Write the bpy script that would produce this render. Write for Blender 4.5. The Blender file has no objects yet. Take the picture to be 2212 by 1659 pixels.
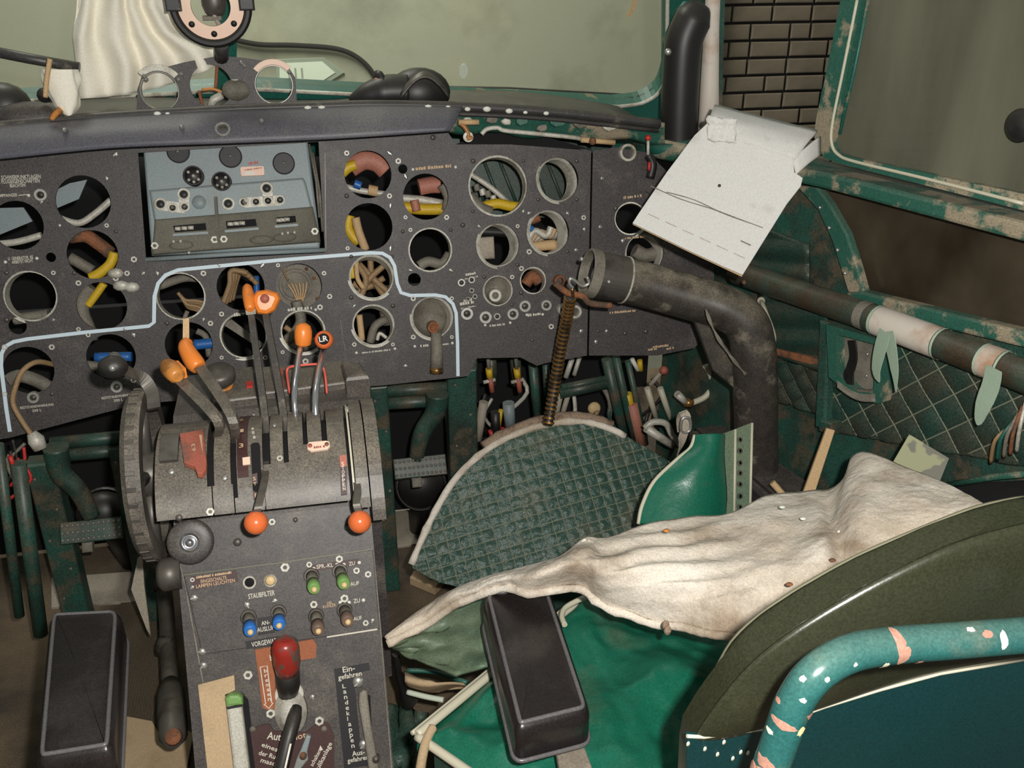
import bpy, math, random
from mathutils import Vector, Matrix, noise, geometry
random.seed(7)
SC = bpy.context.scene
COL = SC.collection
V = Vector
# ------------------------------------------------------------------ camera
W, H, F = 2212, 1659, 2050.0
CAM = V((0, 0, 1.30))
PITCH, YAW = math.radians(25), math.radians(12)
cd = bpy.data.cameras.new('camera'); cd.sensor_width = 36; cd.lens = F / W * 36; cd.clip_start = .02
cam = bpy.data.objects.new('camera', cd); COL.objects.link(cam)
cam.location = CAM; cam.rotation_euler = (math.pi/2 - PITCH, 0, -YAW)
SC.camera = cam
FWD = V((math.sin(YAW)*math.cos(PITCH), math.cos(YAW)*math.cos(PITCH), -math.sin(PITCH)))
RGT = V((math.cos(YAW), -math.sin(YAW), 0)); UPV = RGT.cross(FWD)
# ------------------------------------------------------------------ light
wd = bpy.data.worlds.new('hangar_air'); SC.world = wd; wd.use_nodes = True
wd.node_tree.nodes['Background'].inputs[0].default_value = (.95, 1.0, .92, 1)
wd.node_tree.nodes['Background'].inputs[1].default_value = .16
def lamp(name, kind, loc, power, size=.05, col=(1, 1, 1), aim=None, spread=None, size_y=None):
    l = bpy.data.lights.new(name, kind); l.energy = power; l.color = col
    if kind == 'AREA':
        l.size = size
        if size_y: l.shape = 'RECTANGLE'; l.size_y = size_y
        if spread: l.spread = spread
    else: l.shadow_soft_size = size
    o = bpy.data.objects.new(name, l); COL.objects.link(o); o.location = loc
    if aim is not None: o.rotation_euler = (V(aim) - V(loc)).to_track_quat('-Z', 'Y').to_euler()
    return o
lamp('camera_flash', 'POINT', CAM + RGT*.055 + UPV*.045 - FWD*.03, 60, .012, (1, .97, .92))
lamp('wall_fill_light', 'AREA', (-.4, 3.0, 3.4), 72, .6, (1, 1, .93), (.3, 4.6, .9), math.radians(130), 2.0)  # added unseen area light that brightens the plaster wall ahead
SC.view_settings.view_transform = 'Standard'; SC.view_settings.look = 'None'
SC.view_settings.gamma = 1; SC.view_settings.use_curve_mapping = False
SC.view_settings.exposure = 0.42
# ------------------------------------------------------------------ pixel helpers
def ray(px, py): return FWD + RGT*((px - W/2)/F) - UPV*((py - H/2)/F)
class Fr:
    """a plane standing in the place: o origin, n towards the viewer, u right, v up, w = height above the plane"""
    def __init__(s, o, n, up=(0, 0, 1)):
        s.o = V(o); s.n = V(n).normalized(); s.u = V(up).cross(s.n).normalized(); s.v = s.n.cross(s.u)
    def pt(s, px, py, w=0):
        d = ray(px, py); o = s.o + s.n*w
        return CAM + d*((o - CAM).dot(s.n)/d.dot(s.n))
    def loc(s, px, py, w=0):
        q = s.pt(px, py, w) - s.o
        return (q.dot(s.u), q.dot(s.v))
    def P(s, u, v, w=0): return s.o + s.u*u + s.v*v + s.n*w
    def locs(s, pts, w=0): return [s.loc(x, y, w) for x, y in pts]
    def sz(s, px, py, d, w=0):            # a length of d pixels across at that point, in metres
        a = s.pt(px - d/2, py, w); b = s.pt(px + d/2, py, w); return (a - b).length
    def at(s, o): return Fr(o, s.n, s.v)
    def R(s): return Matrix((s.u, s.v, s.n)).transposed().to_4x4()
def zpt(px, py, z):
    d = ray(px, py); return CAM + d*((z - CAM.z)/d.z)
def ypt(px, py, y):
    d = ray(px, py); return CAM + d*(y/d.y)
def xpt(px, py, x):
    d = ray(px, py); return CAM + d*(x/d.x)
def tilt(a): a = math.radians(a); return V((0, -math.cos(a), math.sin(a)))
PAN = Fr((0, 1.66, .8), tilt(13))                 # instrument panel
WR = Fr((.80, 1.60, 0), (-1, -.27, 0))              # right side wall, the nose tapers forward
FL = Fr((0, 0, 0), (0, 0, 1), (0, 1, 0))          # floor
CON = Fr((0, 1.03, .42), tilt(26))                # sloping face of the centre pedestal
WS = Fr((0, 1.95, 1.0), tilt(-28))                # windscreen
HW = Fr((0, 4.6, 0), (0, -1, 0))                  # hangar wall ahead
SBK = Fr((.4, .52, .8), tilt(-6))                 # rear of right seat back
def cr(pts, n=6, closed=False):                   # Catmull-Rom through points of any dimension
    P = [V(p) for p in pts]; out = []; m = len(P)
    for i in range(m if closed else m - 1):
        if closed: a, b, c, d = P[i-1], P[i], P[(i+1) % m], P[(i+2) % m]
        else: a, b, c, d = P[max(i-1, 0)], P[i], P[i+1], P[min(i+2, m-1)]
        for k in range(n):
            t = k/n
            out.append(.5*((2*b) + (c-a)*t + (2*a-5*b+4*c-d)*t*t + (3*b-a-3*c+d)*t**3))
    if not closed: out.append(P[-1])
    return out
def nz(p, s=1, seed=0): return noise.noise(V((p[0]*s + seed*7.3, p[1]*s - seed*3.1, (p[2] if len(p) > 2 else 0)*s + seed)))
# ------------------------------------------------------------------ mesh builder
def inset(o, d):                                  # closed outline moved inwards by d
    n = len(o); ar = sum(o[i][0]*o[(i+1) % n][1] - o[(i+1) % n][0]*o[i][1] for i in range(n)); sg = 1 if ar > 0 else -1; out = []
    for i in range(n):
        t = (V(o[(i+1) % n]) - V(o[i-1])).normalized(); out.append(V(o[i]) + V((-t.y, t.x))*d*sg)
    return out
class MB:
    def __init__(s): s.v = []; s.f = []; s.sm = []
    def add(s, vs, fs, smooth=False):
        k = len(s.v); s.v += [V(q) for q in vs]
        for f in fs: s.f.append([i + k for i in f]); s.sm.append(smooth)
        return s
    def tube(s, pts, r, seg=10, cap=True, closed=False, smooth=True):
        pts = [V(p) for p in pts]; n = len(pts)
        rs = r if isinstance(r, (list, tuple)) else [r]*n
        T = []
        for i in range(n):
            a = pts[i-1] if (i or closed) else pts[0]; b = pts[(i+1) % n] if (i < n-1 or closed) else pts[-1]
            t = (b - a); T.append(t.normalized() if t.length > 1e-9 else V((0, 0, 1)))
        q = V((0, 0, 1)) if abs(T[0].z) < .9 else V((1, 0, 0))
        N = (q - T[0]*q.dot(T[0])).normalized(); vs = []
        for i in range(n):
            N = (N - T[i]*N.dot(T[i])); N = N.normalized() if N.length > 1e-6 else V((1, 0, 0)); B = T[i].cross(N)
            for j in range(seg):
                a = 2*math.pi*j/seg; vs.append(pts[i] + (N*math.cos(a) + B*math.sin(a))*rs[i])
        fs = [(i*seg+j, i*seg+(j+1) % seg, ((i+1) % n)*seg+(j+1) % seg, ((i+1) % n)*seg+j) for i in range(n if closed else n-1) for j in range(seg)]
        k = len(s.v); s.add(vs, fs, smooth)
        if cap and not closed:
            s.f += [[k+j for j in range(seg)][::-1], [k+(n-1)*seg+j for j in range(seg)]]; s.sm += [False, False]
        return s
    def strip(s, pts, half, wvec):                # flat ribbon with a little thickness along wvec
        pts = [V(p) for p in pts]; n = len(pts); vs = []; wv = V(wvec)
        for i in range(n):
            t = (pts[min(i+1, n-1)] - pts[max(i-1, 0)]).normalized(); b = t.cross(wv.normalized()).normalized()
            h = half[i] if isinstance(half, (list, tuple)) else half
            vs += [pts[i]+b*h, pts[i]-b*h, pts[i]-b*h+wv, pts[i]+b*h+wv]
        fs = []
        for i in range(n-1):
            for j in range(4): fs.append((i*4+j, i*4+(j+1) % 4, i*4+4+(j+1) % 4, i*4+4+j))
        fs += [(0, 1, 2, 3), tuple((n-1)*4+j for j in (3, 2, 1, 0))]
        return s.add(vs, fs)
    def prism(s, fr, pts, w0, w1, bev=0):
        """closed outline (u, v) extruded from w0 to w1; bev insets the top edge"""
        n = len(pts); area = sum(pts[i][0]*pts[(i+1) % n][1] - pts[(i+1) % n][0]*pts[i][1] for i in range(n))
        if area < 0: pts = pts[::-1]
        def ins(d):
            out = []
            for i in range(n):
                a = V(pts[i-1]).to_2d(); b = V(pts[i]).to_2d(); c = V(pts[(i+1) % n]).to_2d()
                e1 = (b-a); e2 = (c-b)
                if e1.length < 1e-9 or e2.length < 1e-9: out.append(b); continue
                e1.normalize(); e2.normalize(); m = V((-e1.y-e2.y, e1.x+e2.x))
                if m.length < .2: out.append(b); continue
                m.normalize(); k = max(.4, m.dot(V((-e1.y, e1.x)))); out.append(b + m*d/k)
            return out
        L = [(pts, w0)]
        if bev: L += [(pts, w1-bev), (ins(bev*.35), w1-bev*.3), (ins(bev), w1)]
        else: L += [(pts, w1)]
        vs = [fr.P(p[0], p[1], w) for q, w in L for p in q]
        fs = [tuple(range(n))[::-1], tuple((len(L)-1)*n+j for j in range(n))]
        s.add(vs, fs); k = len(s.v) - len(vs)
        for l in range(len(L)-1):
            for j in range(n):
                s.f.append([k+l*n+j, k+l*n+(j+1) % n, k+(l+1)*n+(j+1) % n, k+(l+1)*n+j]); s.sm.append(False)
        return s
    def box(s, fr, u0, u1, v0, v1, w0, w1, bev=0):
        u0, u1 = min(u0, u1), max(u0, u1); v0, v1 = min(v0, v1), max(v0, v1)
        return s.prism(fr, [(u0, v0), (u1, v0), (u1, v1), (u0, v1)], w0, w1, bev)
    def plate(s, fr, outer, holes, w0, w1):
        """flat plate with holes cut right through"""
        vs = [V(p).to_2d() for p in outer]; ed = [(i, (i+1) % len(vs)) for i in range(len(vs))]
        for h in holes:
            k = len(vs); vs += [V(p).to_2d() for p in h]; ed += [(k+i, k+(i+1) % len(h)) for i in range(len(h))]
        r = geometry.delaunay_2d_cdt(vs, ed, [], 1, 1e-6); pv, pf = r[0], r[2]
        def inside(q, poly):
            c = False; n = len(poly)
            for i in range(n):
                a, b = poly[i], poly[i-1]
                if (a[1] > q[1]) != (b[1] > q[1]) and q[0] < (b[0]-a[0])*(q[1]-a[1])/(b[1]-a[1])+a[0]: c = not c
            return c
        keep = []
        for f in pf:
            c = sum((pv[i] for i in f), V((0, 0)))/len(f)
            if inside(c, outer) and not any(inside(c, h) for h in holes): keep.append(tuple(f))
        n = len(pv); cnt = {}
        for f in keep:
            for i in range(len(f)):
                e = (f[i], f[(i+1) % len(f)]); cnt[e] = 1
        fs = keep + [tuple(i+n for i in f)[::-1] for f in keep]
        for (a, b) in cnt:
            if (b, a) not in cnt: fs.append((b, a, a+n, b+n))
        return s.add([fr.P(p.x, p.y, w1) for p in pv] + [fr.P(p.x, p.y, w0) for p in pv], fs)
    def lathe(s, fr, cu, cv, prof, seg=24, su=1, sv=1, smooth=True):
        vs = []; m = len(prof)
        for r, w in prof:
            for j in range(seg):
                a = 2*math.pi*j/seg; vs.append(fr.P(cu+math.cos(a)*r*su, cv+math.sin(a)*r*sv, w))
        fs = [(i*seg+j, i*seg+(j+1) % seg, (i+1)*seg+(j+1) % seg, (i+1)*seg+j) for i in range(m-1) for j in range(seg)]
        k = len(s.v); s.add(vs, fs, smooth)
        if prof[0][0] > 1e-6: s.f.append([k+j for j in range(seg)][::-1]); s.sm.append(False)
        if prof[-1][0] > 1e-6: s.f.append([k+(m-1)*seg+j for j in range(seg)]); s.sm.append(False)
        return s
    def ring(s, fr, cu, cv, r0, r1, w0, w1, seg=28, su=1, sv=1, bev=0):
        prof = [(r0, w0), (r0, w1), (r1, w1), (r1, w0)]
        if bev: prof = [(r0, w0), (r0, w1-bev), (r0+bev, w1), (r1-bev, w1), (r1, w1-bev), (r1, w0)]
        vs = []; m = len(prof)
        for r, w in prof:
            for j in range(seg):
                a = 2*math.pi*j/seg; vs.append(fr.P(cu+math.cos(a)*r*su, cv+math.sin(a)*r*sv, w))
        return s.add(vs, [(i*seg+(j+1) % seg, i*seg+j, ((i+1) % m)*seg+j, ((i+1) % m)*seg+(j+1) % seg) for i in range(m) for j in range(seg)])
    def ball(s, c, r, seg=20, sx=1, sy=1, sz=1):
        c = V(c); vs = []; rows = seg//2
        for i in range(rows+1):
            t = math.pi*i/rows
            for j in range(seg):
                a = 2*math.pi*j/seg
                vs.append(c + V((math.sin(t)*math.cos(a)*r*sx, math.sin(t)*math.sin(a)*r*sy, math.cos(t)*r*sz)))
        return s.add(vs, [(i*seg+j, (i+1)*seg+j, (i+1)*seg+(j+1) % seg, i*seg+(j+1) % seg) for i in range(rows) for j in range(seg)], True)
    def cushion(s, fr, outline, rings, cc):
        """closed pad: rings of (inset towards cc, height), smooth, closed by a fan"""
        n = len(outline); k = len(s.v); vs = []
        for d, w in rings:
            for q in (inset(outline, d) if d < 1 else [q.lerp(cc, d-1) for q in inset(outline, .009)]): vs.append(fr.P(q.x, q.y, w))
        vs += [fr.P(cc.x, cc.y, rings[-1][1])]
        area = sum(outline[i][0]*outline[(i+1) % n][1] - outline[(i+1) % n][0]*outline[i][1] for i in range(n)); m = len(rings)
        fs = [(i*n+j, i*n+(j+1) % n, (i+1)*n+(j+1) % n, (i+1)*n+j) for i in range(m-1) for j in range(n)] + [((m-1)*n+j, (m-1)*n+(j+1) % n, m*n) for j in range(n)]
        if area < 0: fs = [f[::-1] for f in fs]
        s.add(vs, fs, True); s.f.append([k+j for j in range(n)]); s.sm.append(False); return s
    def sheet(s, fn, n, m, th=0.0, smooth=True):
        """surface fn(a, b), a and b in 0..1; th gives it a second skin and edges"""
        g = [[V(fn(i/n, j/m)) for j in range(m+1)] for i in range(n+1)]
        idx = lambda i, j: i*(m+1)+j
        vs = [g[i][j] for i in range(n+1) for j in range(m+1)]
        fs = [(idx(i, j), idx(i+1, j), idx(i+1, j+1), idx(i, j+1)) for i in range(n) for j in range(m)]
        if not th: return s.add(vs, fs, smooth)
        bk = []
        for i in range(n+1):
            for j in range(m+1):
                du = g[min(i+1, n)][j] - g[max(i-1, 0)][j]; dv = g[i][min(j+1, m)] - g[i][max(j-1, 0)]
                nn = du.cross(dv); nn = nn.normalized() if nn.length > 1e-12 else V((0, 0, 1)); bk.append(g[i][j] - nn*th)
        k = len(vs); edge = []
        per = [idx(i, 0) for i in range(n)] + [idx(n, j) for j in range(m)] + [idx(i, m) for i in range(n, 0, -1)] + [idx(0, j) for j in range(m, 0, -1)]
        for i in range(len(per)):
            a, b = per[i], per[(i+1) % len(per)]; edge.append((b, a, a+k, b+k))
        return s.add(vs+bk, fs + [tuple(q+k for q in f)[::-1] for f in fs] + edge, smooth)
    def build(s, name, mat, parent=None, label=None):
        if parent is not None: base = V(parent['_b'])
        else:
            xs = [q.x for q in s.v]; ys = [q.y for q in s.v]; zs = [q.z for q in s.v]
            base = V(((min(xs)+max(xs))/2, (min(ys)+max(ys))/2, min(zs)))
        me = bpy.data.meshes.new(name); me.from_pydata([tuple(q-base) for q in s.v], [], s.f)
        me.polygons.foreach_set('use_smooth', s.sm); me.update()
        me.materials.append(M[mat] if isinstance(mat, str) else mat)
        o = bpy.data.objects.new(name, me); COL.objects.link(o); o['_b'] = tuple(base)
        if parent is not None: o.parent = parent
        else: o.location = base
        if label: o['label'] = label
        return o
def tag(o, label=None, cat=None, group=None, kind=None):
    if label: o['label'] = label
    if cat: o['category'] = cat
    if group: o['group'] = group
    if kind: o['kind'] = kind
    return o
def thing(name, label, cat, loc, group=None):
    o = bpy.data.objects.new(name, None); COL.objects.link(o); o.location = loc; o['_b'] = tuple(loc); o.empty_display_size = .03
    return tag(o, label, cat, group)
def inst(mesh_ob, name, parent, fr, p, rot=0, sc=1.0):
    """another copy of a small part (screws and the like) sharing mesh data, standing at p on frame fr"""
    o = bpy.data.objects.new(name, mesh_ob); COL.objects.link(o); o.parent = parent; o['_b'] = parent['_b']
    o.matrix_local = Matrix.Translation(V(p) - V(parent['_b'])) @ fr.R() @ Matrix.Rotation(rot, 4, 'Z') @ Matrix.Scale(sc, 4)
    return o
ID = Fr((0, 0, 0), (0, 0, 1), (0, 1, 0))
def proto(mb, name, mat):                         # mesh data only, for inst()
    me = bpy.data.meshes.new(name); me.from_pydata([tuple(q) for q in mb.v], [], mb.f)
    me.polygons.foreach_set('use_smooth', mb.sm); me.update(); me.materials.append(M[mat]); return me
def circ(cu, cv, r, n=32, su=1, sv=1): return [(cu+math.cos(2*math.pi*i/n)*r*su, cv+math.sin(2*math.pi*i/n)*r*sv) for i in range(n)]
def rpoly(c, r, n=5):
    out = []; m = len(c)
    for i in range(m):
        p, a, b = V(c[i]), V(c[i-1]), V(c[(i+1) % m]); e1 = (a-p).normalized()*r; e2 = (b-p).normalized()*r
        for k in range(n+1):
            t = k/n; out.append(tuple((p+e1)*(1-t)**2 + p*(2*t*(1-t)) + (p+e2)*t*t))
        q = V(c[(i+1) % m]); e = (p-q).normalized()*r
        for k in range(1, 6): out.append(tuple((p+e2).lerp(q+e, k/6)))
    return out
def rrect(u0, u1, v0, v1, r, n=5):
    out = []
    for cx, cy, a0 in ((u1-r, v1-r, 0), (u0+r, v1-r, 90), (u0+r, v0+r, 180), (u1-r, v0+r, 270)):
        for k in range(n+1):
            a = math.radians(a0 + 90*k/n); out.append((cx+r*math.cos(a), cy+r*math.sin(a)))
    return out
_tc = {}
def text(s, fr, a, b, hpx, mat, parent, w=.0006, name='lettering', bold=.012, wrap=None):
    """flat print: baseline from pixel a to pixel b on plane fr, letters hpx pixels tall"""
    key = (s, bold)
    if key not in _tc:
        c = bpy.data.curves.new('t', 'FONT'); c.body = s; c.size = 1; c.offset = bold; c.resolution_u = 2; c.fill_mode = 'FRONT'
        o = bpy.data.objects.new('t', c); COL.objects.link(o); bpy.context.view_layer.update()
        dg = bpy.context.evaluated_depsgraph_get(); me = bpy.data.meshes.new_from_object(o.evaluated_get(dg))
        vs = [v.co.copy() for v in me.vertices]; fs = [tuple(p.vertices) for p in me.polygons]
        bpy.data.objects.remove(o); bpy.data.curves.remove(c); bpy.data.meshes.remove(me); _tc[key] = (vs, fs)
    vs, fs = _tc[key]
    if not vs: return
    x0 = min(v.x for v in vs); x1 = max(v.x for v in vs); y0 = 0; y1 = max(v.y for v in vs)
    A = V(fr.loc(*a, w)); B = V(fr.loc(*b, w)); d = (B-A); L = d.length; d.normalize(); e = V((-d.y, d.x))
    hh = fr.sz(a[0], a[1], hpx, w)
    mb = MB(); out = []
    for v in vs:
        q = A + d*((v.x-x0)/(x1-x0)*L) + e*((v.y-y0)/(y1-y0)*hh); out.append(wrap(q) if wrap else fr.P(q.x, q.y, w))
    mb.add(out, fs); return mb.build(name, mat, parent)
def smudge(fr, a, b, hpx, mat, parent, w=.0006, seed=0):
    """worn print that can no longer be read: a row of small marks"""
    rr = random.Random(seed + int(a[0]*7 + a[1])); A = V(fr.loc(*a, w)); B = V(fr.loc(*b, w)); d = B - A; L = d.length; d.normalize(); e = V((-d.y, d.x)); hh = fr.sz(a[0], a[1], hpx, w); mb = MB(); x = 0
    while x < L*.98:
        l = hh*rr.uniform(.35, .75); l = min(l, L-x); q = [A + d*x, A + d*(x+l), A + d*(x+l) + e*hh*rr.uniform(.6, 1), A + d*x + e*hh*rr.uniform(.6, 1)]
        mb.add([fr.P(p.x, p.y, w) for p in q], [(0, 1, 2, 3)]); x += l + hh*rr.choice((.12, .18, .15, .55))
    return mb.build('worn_lettering', mat, parent)
def stack(s, fr, a, b, hpx, mat, parent, w):         # letters standing one under the other from pixel a to pixel b
    n = len(s)
    for i, ch in enumerate(s):
        x = a[0] + (b[0]-a[0])*i/(n-1); y = a[1] + (b[1]-a[1])*i/(n-1); text(ch, fr, (x, y), (x + hpx*(.2 if ch in 'lI' else .75), y - (.25 if ch in 'lI' else 1)), hpx, mat, parent, w)
# ------------------------------------------------------------------ materials (procedural)
M = {}
def lin(c): return tuple(((x/255)/12.92 if x/255 <= .04045 else ((x/255+.055)/1.055)**2.4) for x in c) + (1,)
def mat(name, c1, rough=.55, metal=0, c2=None, n=(14, 6, .55, .62), speck=0, bump=0, bscale=120, dust=0, rib=None, c3=None, n3=(4, 3, .5, .7), spec=.5, stretch=None):
    m = bpy.data.materials.new(name); m.use_nodes = True; nt = m.node_tree; nd = nt.nodes; lk = nt.links
    bs = nd['Principled BSDF']; bs.inputs['Roughness'].default_value = rough; bs.inputs['Metallic'].default_value = metal
    bs.inputs['Specular IOR Level'].default_value = spec
    tc = nd.new('ShaderNodeTexCoord'); co = tc.outputs['Object']
    if stretch:
        mp = nd.new('ShaderNodeMapping'); mp.inputs['Scale'].default_value = stretch; lk.new(co, mp.inputs[0]); co = mp.outputs[0]
    def noi(sc, det=5, rg=.6):
        x = nd.new('ShaderNodeTexNoise'); x.inputs['Scale'].default_value = sc; x.inputs['Detail'].default_value = det
        x.inputs['Roughness'].default_value = rg; lk.new(co, x.inputs['Vector']); return x.outputs[0]
    def mr(src, a, b, c=0., d=1.):
        x = nd.new('ShaderNodeMapRange'); x.clamp = True
        for i, q in enumerate((a, b, c, d)): x.inputs[i+1].default_value = q
        lk.new(src, x.inputs[0]); return x.outputs[0]
    def mix(fac, A, B, mode='MIX'):
        x = nd.new('ShaderNodeMix'); x.data_type = 'RGBA'; x.blend_type = mode
        if isinstance(fac, float): x.inputs[0].default_value = fac
        else: lk.new(fac, x.inputs[0])
        for i, q in ((6, A), (7, B)):
            if isinstance(q, tuple): x.inputs[i].default_value = q
            else: lk.new(q, x.inputs[i])
        return x.outputs[2]
    col = lin(c1)
    if c3: col = mix(mr(noi(n3[0], n3[1]), n3[2], n3[3]), col, lin(c3))
    if c2:
        col = mix(mr(noi(n[0], n[1]), n[2], n[3]), col, lin(c2))
    if dust:
        g = nd.new('ShaderNodeNewGeometry'); sx = nd.new('ShaderNodeSeparateXYZ'); lk.new(g.outputs['Normal'], sx.inputs[0])
        a = mr(sx.outputs[2], .0, 1., .15, 1.); b = mr(noi(30, 6), .3, .75, .1, dust)
        mu = nd.new('ShaderNodeMath'); mu.operation = 'MULTIPLY'; lk.new(a, mu.inputs[0]); lk.new(b, mu.inputs[1])
        col = mix(mu.outputs[0], col, lin((150, 140, 122)))
    if speck:
        k = mr(noi(420, 2, .7), .32, .68, 1-speck, 1+speck)
        vv = nd.new('ShaderNodeCombineColor'); [lk.new(k, vv.inputs[i]) for i in range(3)]
        col = mix(1.0, col, vv.outputs[0], 'MULTIPLY')
    if isinstance(col, tuple): bs.inputs['Base Color'].default_value = col
    else: lk.new(col, bs.inputs['Base Color'])
    if bump or rib:
        bp = nd.new('ShaderNodeBump'); bp.inputs['Strength'].default_value = bump or .5; bp.inputs['Distance'].default_value = .004
        if rib:
            wv = nd.new('ShaderNodeTexWave'); wv.inputs['Scale'].default_value = rib[0]; wv.bands_direction = rib[1]; wv.inputs['Distortion'].default_value = rib[2] if len(rib) > 2 else .3
            lk.new(co, wv.inputs['Vector']); lk.new(wv.outputs[1], bp.inputs['Height'])
        else: lk.new(noi(bscale, 5), bp.inputs['Height'])
        lk.new(bp.outputs[0], bs.inputs['Normal'])
    M[name] = m; return m
def glass(name, tint, gloss, dirt, dcol, dlo=.45, dhi=.8, sc=3, stretch=(1, 1, 1)):
    """clear pane: transparent, a weak mirror, and a film of dirt"""
    m = bpy.data.materials.new(name); m.use_nodes = True; nt = m.node_tree; nd = nt.nodes; lk = nt.links
    nd.remove(nd['Principled BSDF']); out = nd['Material Output']
    tr = nd.new('ShaderNodeBsdfTransparent'); tr.inputs[0].default_value = tint
    gl = nd.new('ShaderNodeBsdfGlossy'); gl.inputs['Roughness'].default_value = .12
    di = nd.new('ShaderNodeBsdfDiffuse'); di.inputs[0].default_value = lin(dcol)
    tc = nd.new('ShaderNodeTexCoord'); mp = nd.new('ShaderNodeMapping'); mp.inputs['Scale'].default_value = stretch
    lk.new(tc.outputs['Object'], mp.inputs[0]); no = nd.new('ShaderNodeTexNoise'); no.inputs['Scale'].default_value = sc; no.inputs['Detail'].default_value = 6; lk.new(mp.outputs[0], no.inputs['Vector'])
    r = nd.new('ShaderNodeMapRange'); r.clamp = True
    for i, q in enumerate((dlo, dhi, dirt*.25, dirt)): r.inputs[i+1].default_value = q
    lk.new(no.outputs[0], r.inputs[0])
    a = nd.new('ShaderNodeMixShader'); a.inputs[0].default_value = gloss; lk.new(tr.outputs[0], a.inputs[1]); lk.new(gl.outputs[0], a.inputs[2])
    b = nd.new('ShaderNodeMixShader'); lk.new(r.outputs[0], b.inputs[0]); lk.new(a.outputs[0], b.inputs[1]); lk.new(di.outputs[0], b.inputs[2])
    lk.new(b.outputs[0], out.inputs[0]); M[name] = m
mat('black_panel', (53, 48, 51), .5, speck=.6, c2=(88, 82, 78), n=(16, 9, .54, .78), bump=.15, bscale=500, dust=.25)
mat('black_paint', (50, 48, 50), .42, speck=.3, c2=(105, 98, 88), n=(26, 8, .6, .72), dust=.25)
mat('visor_black', (76, 76, 88), .5, speck=.3, c2=(100, 98, 102), n=(6, 6, .5, .75), dust=.2)
mat('pedestal', (74, 69, 65), .46, speck=.45, c2=(112, 104, 94), n=(14, 9, .48, .68), dust=.5)
mat('pedestal_low', (56, 52, 54), .46, speck=.45, c2=(92, 85, 80), n=(18, 9, .52, .74), dust=.3)
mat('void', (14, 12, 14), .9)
mat('rubber', (22, 21, 23), .45, dust=.12, speck=.2)
mat('green', (24, 92, 80), .45, c2=(132, 122, 100), n=(22, 8, .62, .66), speck=.25, dust=.2)
mat('green_dark', (34, 82, 71), .45, c2=(84, 76, 62), n=(18, 9, .51, .62), speck=.45, dust=.35, c3=(40, 50, 44), n3=(7, 6, .42, .62))
mat('green_worn', (36, 92, 78), .5, c2=(152, 140, 118), n=(13, 9, .52, .58), speck=.3, dust=.35)
mat('quilt_wall', (29, 62, 54), .45, speck=.5, c2=(58, 58, 48), n=(9, 8, .46, .66), dust=.25)
mat('quilt_pad', (56, 82, 72), .28, speck=.25, c2=(84, 92, 78), n=(14, 7, .48, .7), bump=.9, bscale=85)
mat('thread', (122, 126, 106), .8)
mat('felt', (150, 128, 108), .95, speck=.3, c2=(104, 82, 68), n=(40, 6, .5, .65), bump=.6, bscale=300)
mat('blanket', (222, 213, 200), .95, speck=.15, c2=(150, 132, 112), n=(9, 9, .46, .66), bump=.8, bscale=60, c3=(186, 170, 150), n3=(3.2, 5, .42, .62))
mat('leather', (22, 100, 78), .34, speck=.2, c2=(74, 98, 76), n=(10, 8, .55, .75), bump=.3, bscale=40)
mat('leather_pale', (98, 112, 90), .5, speck=.25, c2=(62, 100, 82), n=(10, 8, .5, .7), bump=.25, bscale=50)
mat('seat_olive', (43, 45, 31), .28, speck=.25, c2=(58, 58, 44), n=(6, 7, .5, .8), bump=.06, bscale=160)
mat('seat_teal', (9, 52, 54), .4, speck=.2, c2=(14, 58, 58), n=(5, 6, .45, .8), bump=.06, bscale=200)
mat('piping', (196, 190, 168), .45)
mat('piping_olive', (112, 110, 90), .4)
mat('tube_teal', (22, 80, 78), .24, speck=.2, c2=(70, 92, 84), n=(22, 7, .52, .7), c3=(30, 88, 84), n3=(30, 4, .45, .75), dust=.16)
mat('primer', (158, 116, 100), .6, speck=.15)
mat('chip_white', (206, 202, 182), .6)
mat('pad_black', (34, 29, 29), .3, speck=.3, c2=(66, 60, 58), n=(9, 8, .5, .78), bump=.08, bscale=300)
mat('pad_welt', (96, 93, 94), .3, speck=.2)
mat('wall_plaster', (146, 146, 128), .9, speck=.25, c2=(118, 118, 102), n=(2.2, 7, .48, .72), c3=(154, 152, 128), n3=(1.2, 4, .5, .7))
mat('brick', (112, 101, 84), .9, speck=.3, c2=(88, 79, 66), n=(4, 5, .4, .7))
mat('mortar', (30, 27, 26), .95)
mat('alu', (178, 176, 170), .38, .7, speck=.15)
mat('white_metal', (196, 192, 180), .5, .15, speck=.2, c2=(140, 130, 112), n=(30, 6, .5, .7))
mat('chrome', (210, 210, 214), .2, .9)
mat('steel_dark', (84, 80, 76), .45, .4, c2=(52, 48, 46), n=(24, 6, .5, .65), dust=.3)
mat('white_line', (206, 222, 232), .5)
mat('print', (206, 200, 184), .6)
mat('print_tan', (196, 166, 132), .7)
mat('radio_blue', (132, 146, 150), .5, speck=.12, c2=(122, 122, 110), n=(9, 7, .5, .72), dust=.35)
mat('radio_dust', (108, 104, 92), .8, speck=.2, c2=(88, 84, 74), n=(12, 7, .4, .7))
mat('socket', (40, 38, 38), .5, speck=.3)
mat('orange', (232, 132, 52), .35, c2=(196, 120, 74), n=(30, 6, .6, .72))
mat('orange_ball', (218, 108, 58), .25, speck=.06)
mat('amber', (196, 128, 60), .4, c2=(150, 100, 50), n=(40, 5, .5, .6))
mat('ring_pale', (236, 198, 178), .5, c2=(238, 220, 190), n=(10, 4, .4, .7))
mat('cloth', (240, 234, 218), .9, speck=.08, c2=(180, 160, 132), n=(5, 6, .55, .75))
mat('tan_wire', (150, 122, 88), .6, speck=.2)
mat('tan_strip', (196, 164, 122), .75, speck=.15)
mat('yellow_hose', (206, 170, 36), .5, speck=.15, c2=(150, 124, 60), n=(20, 4, .55, .7))
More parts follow.
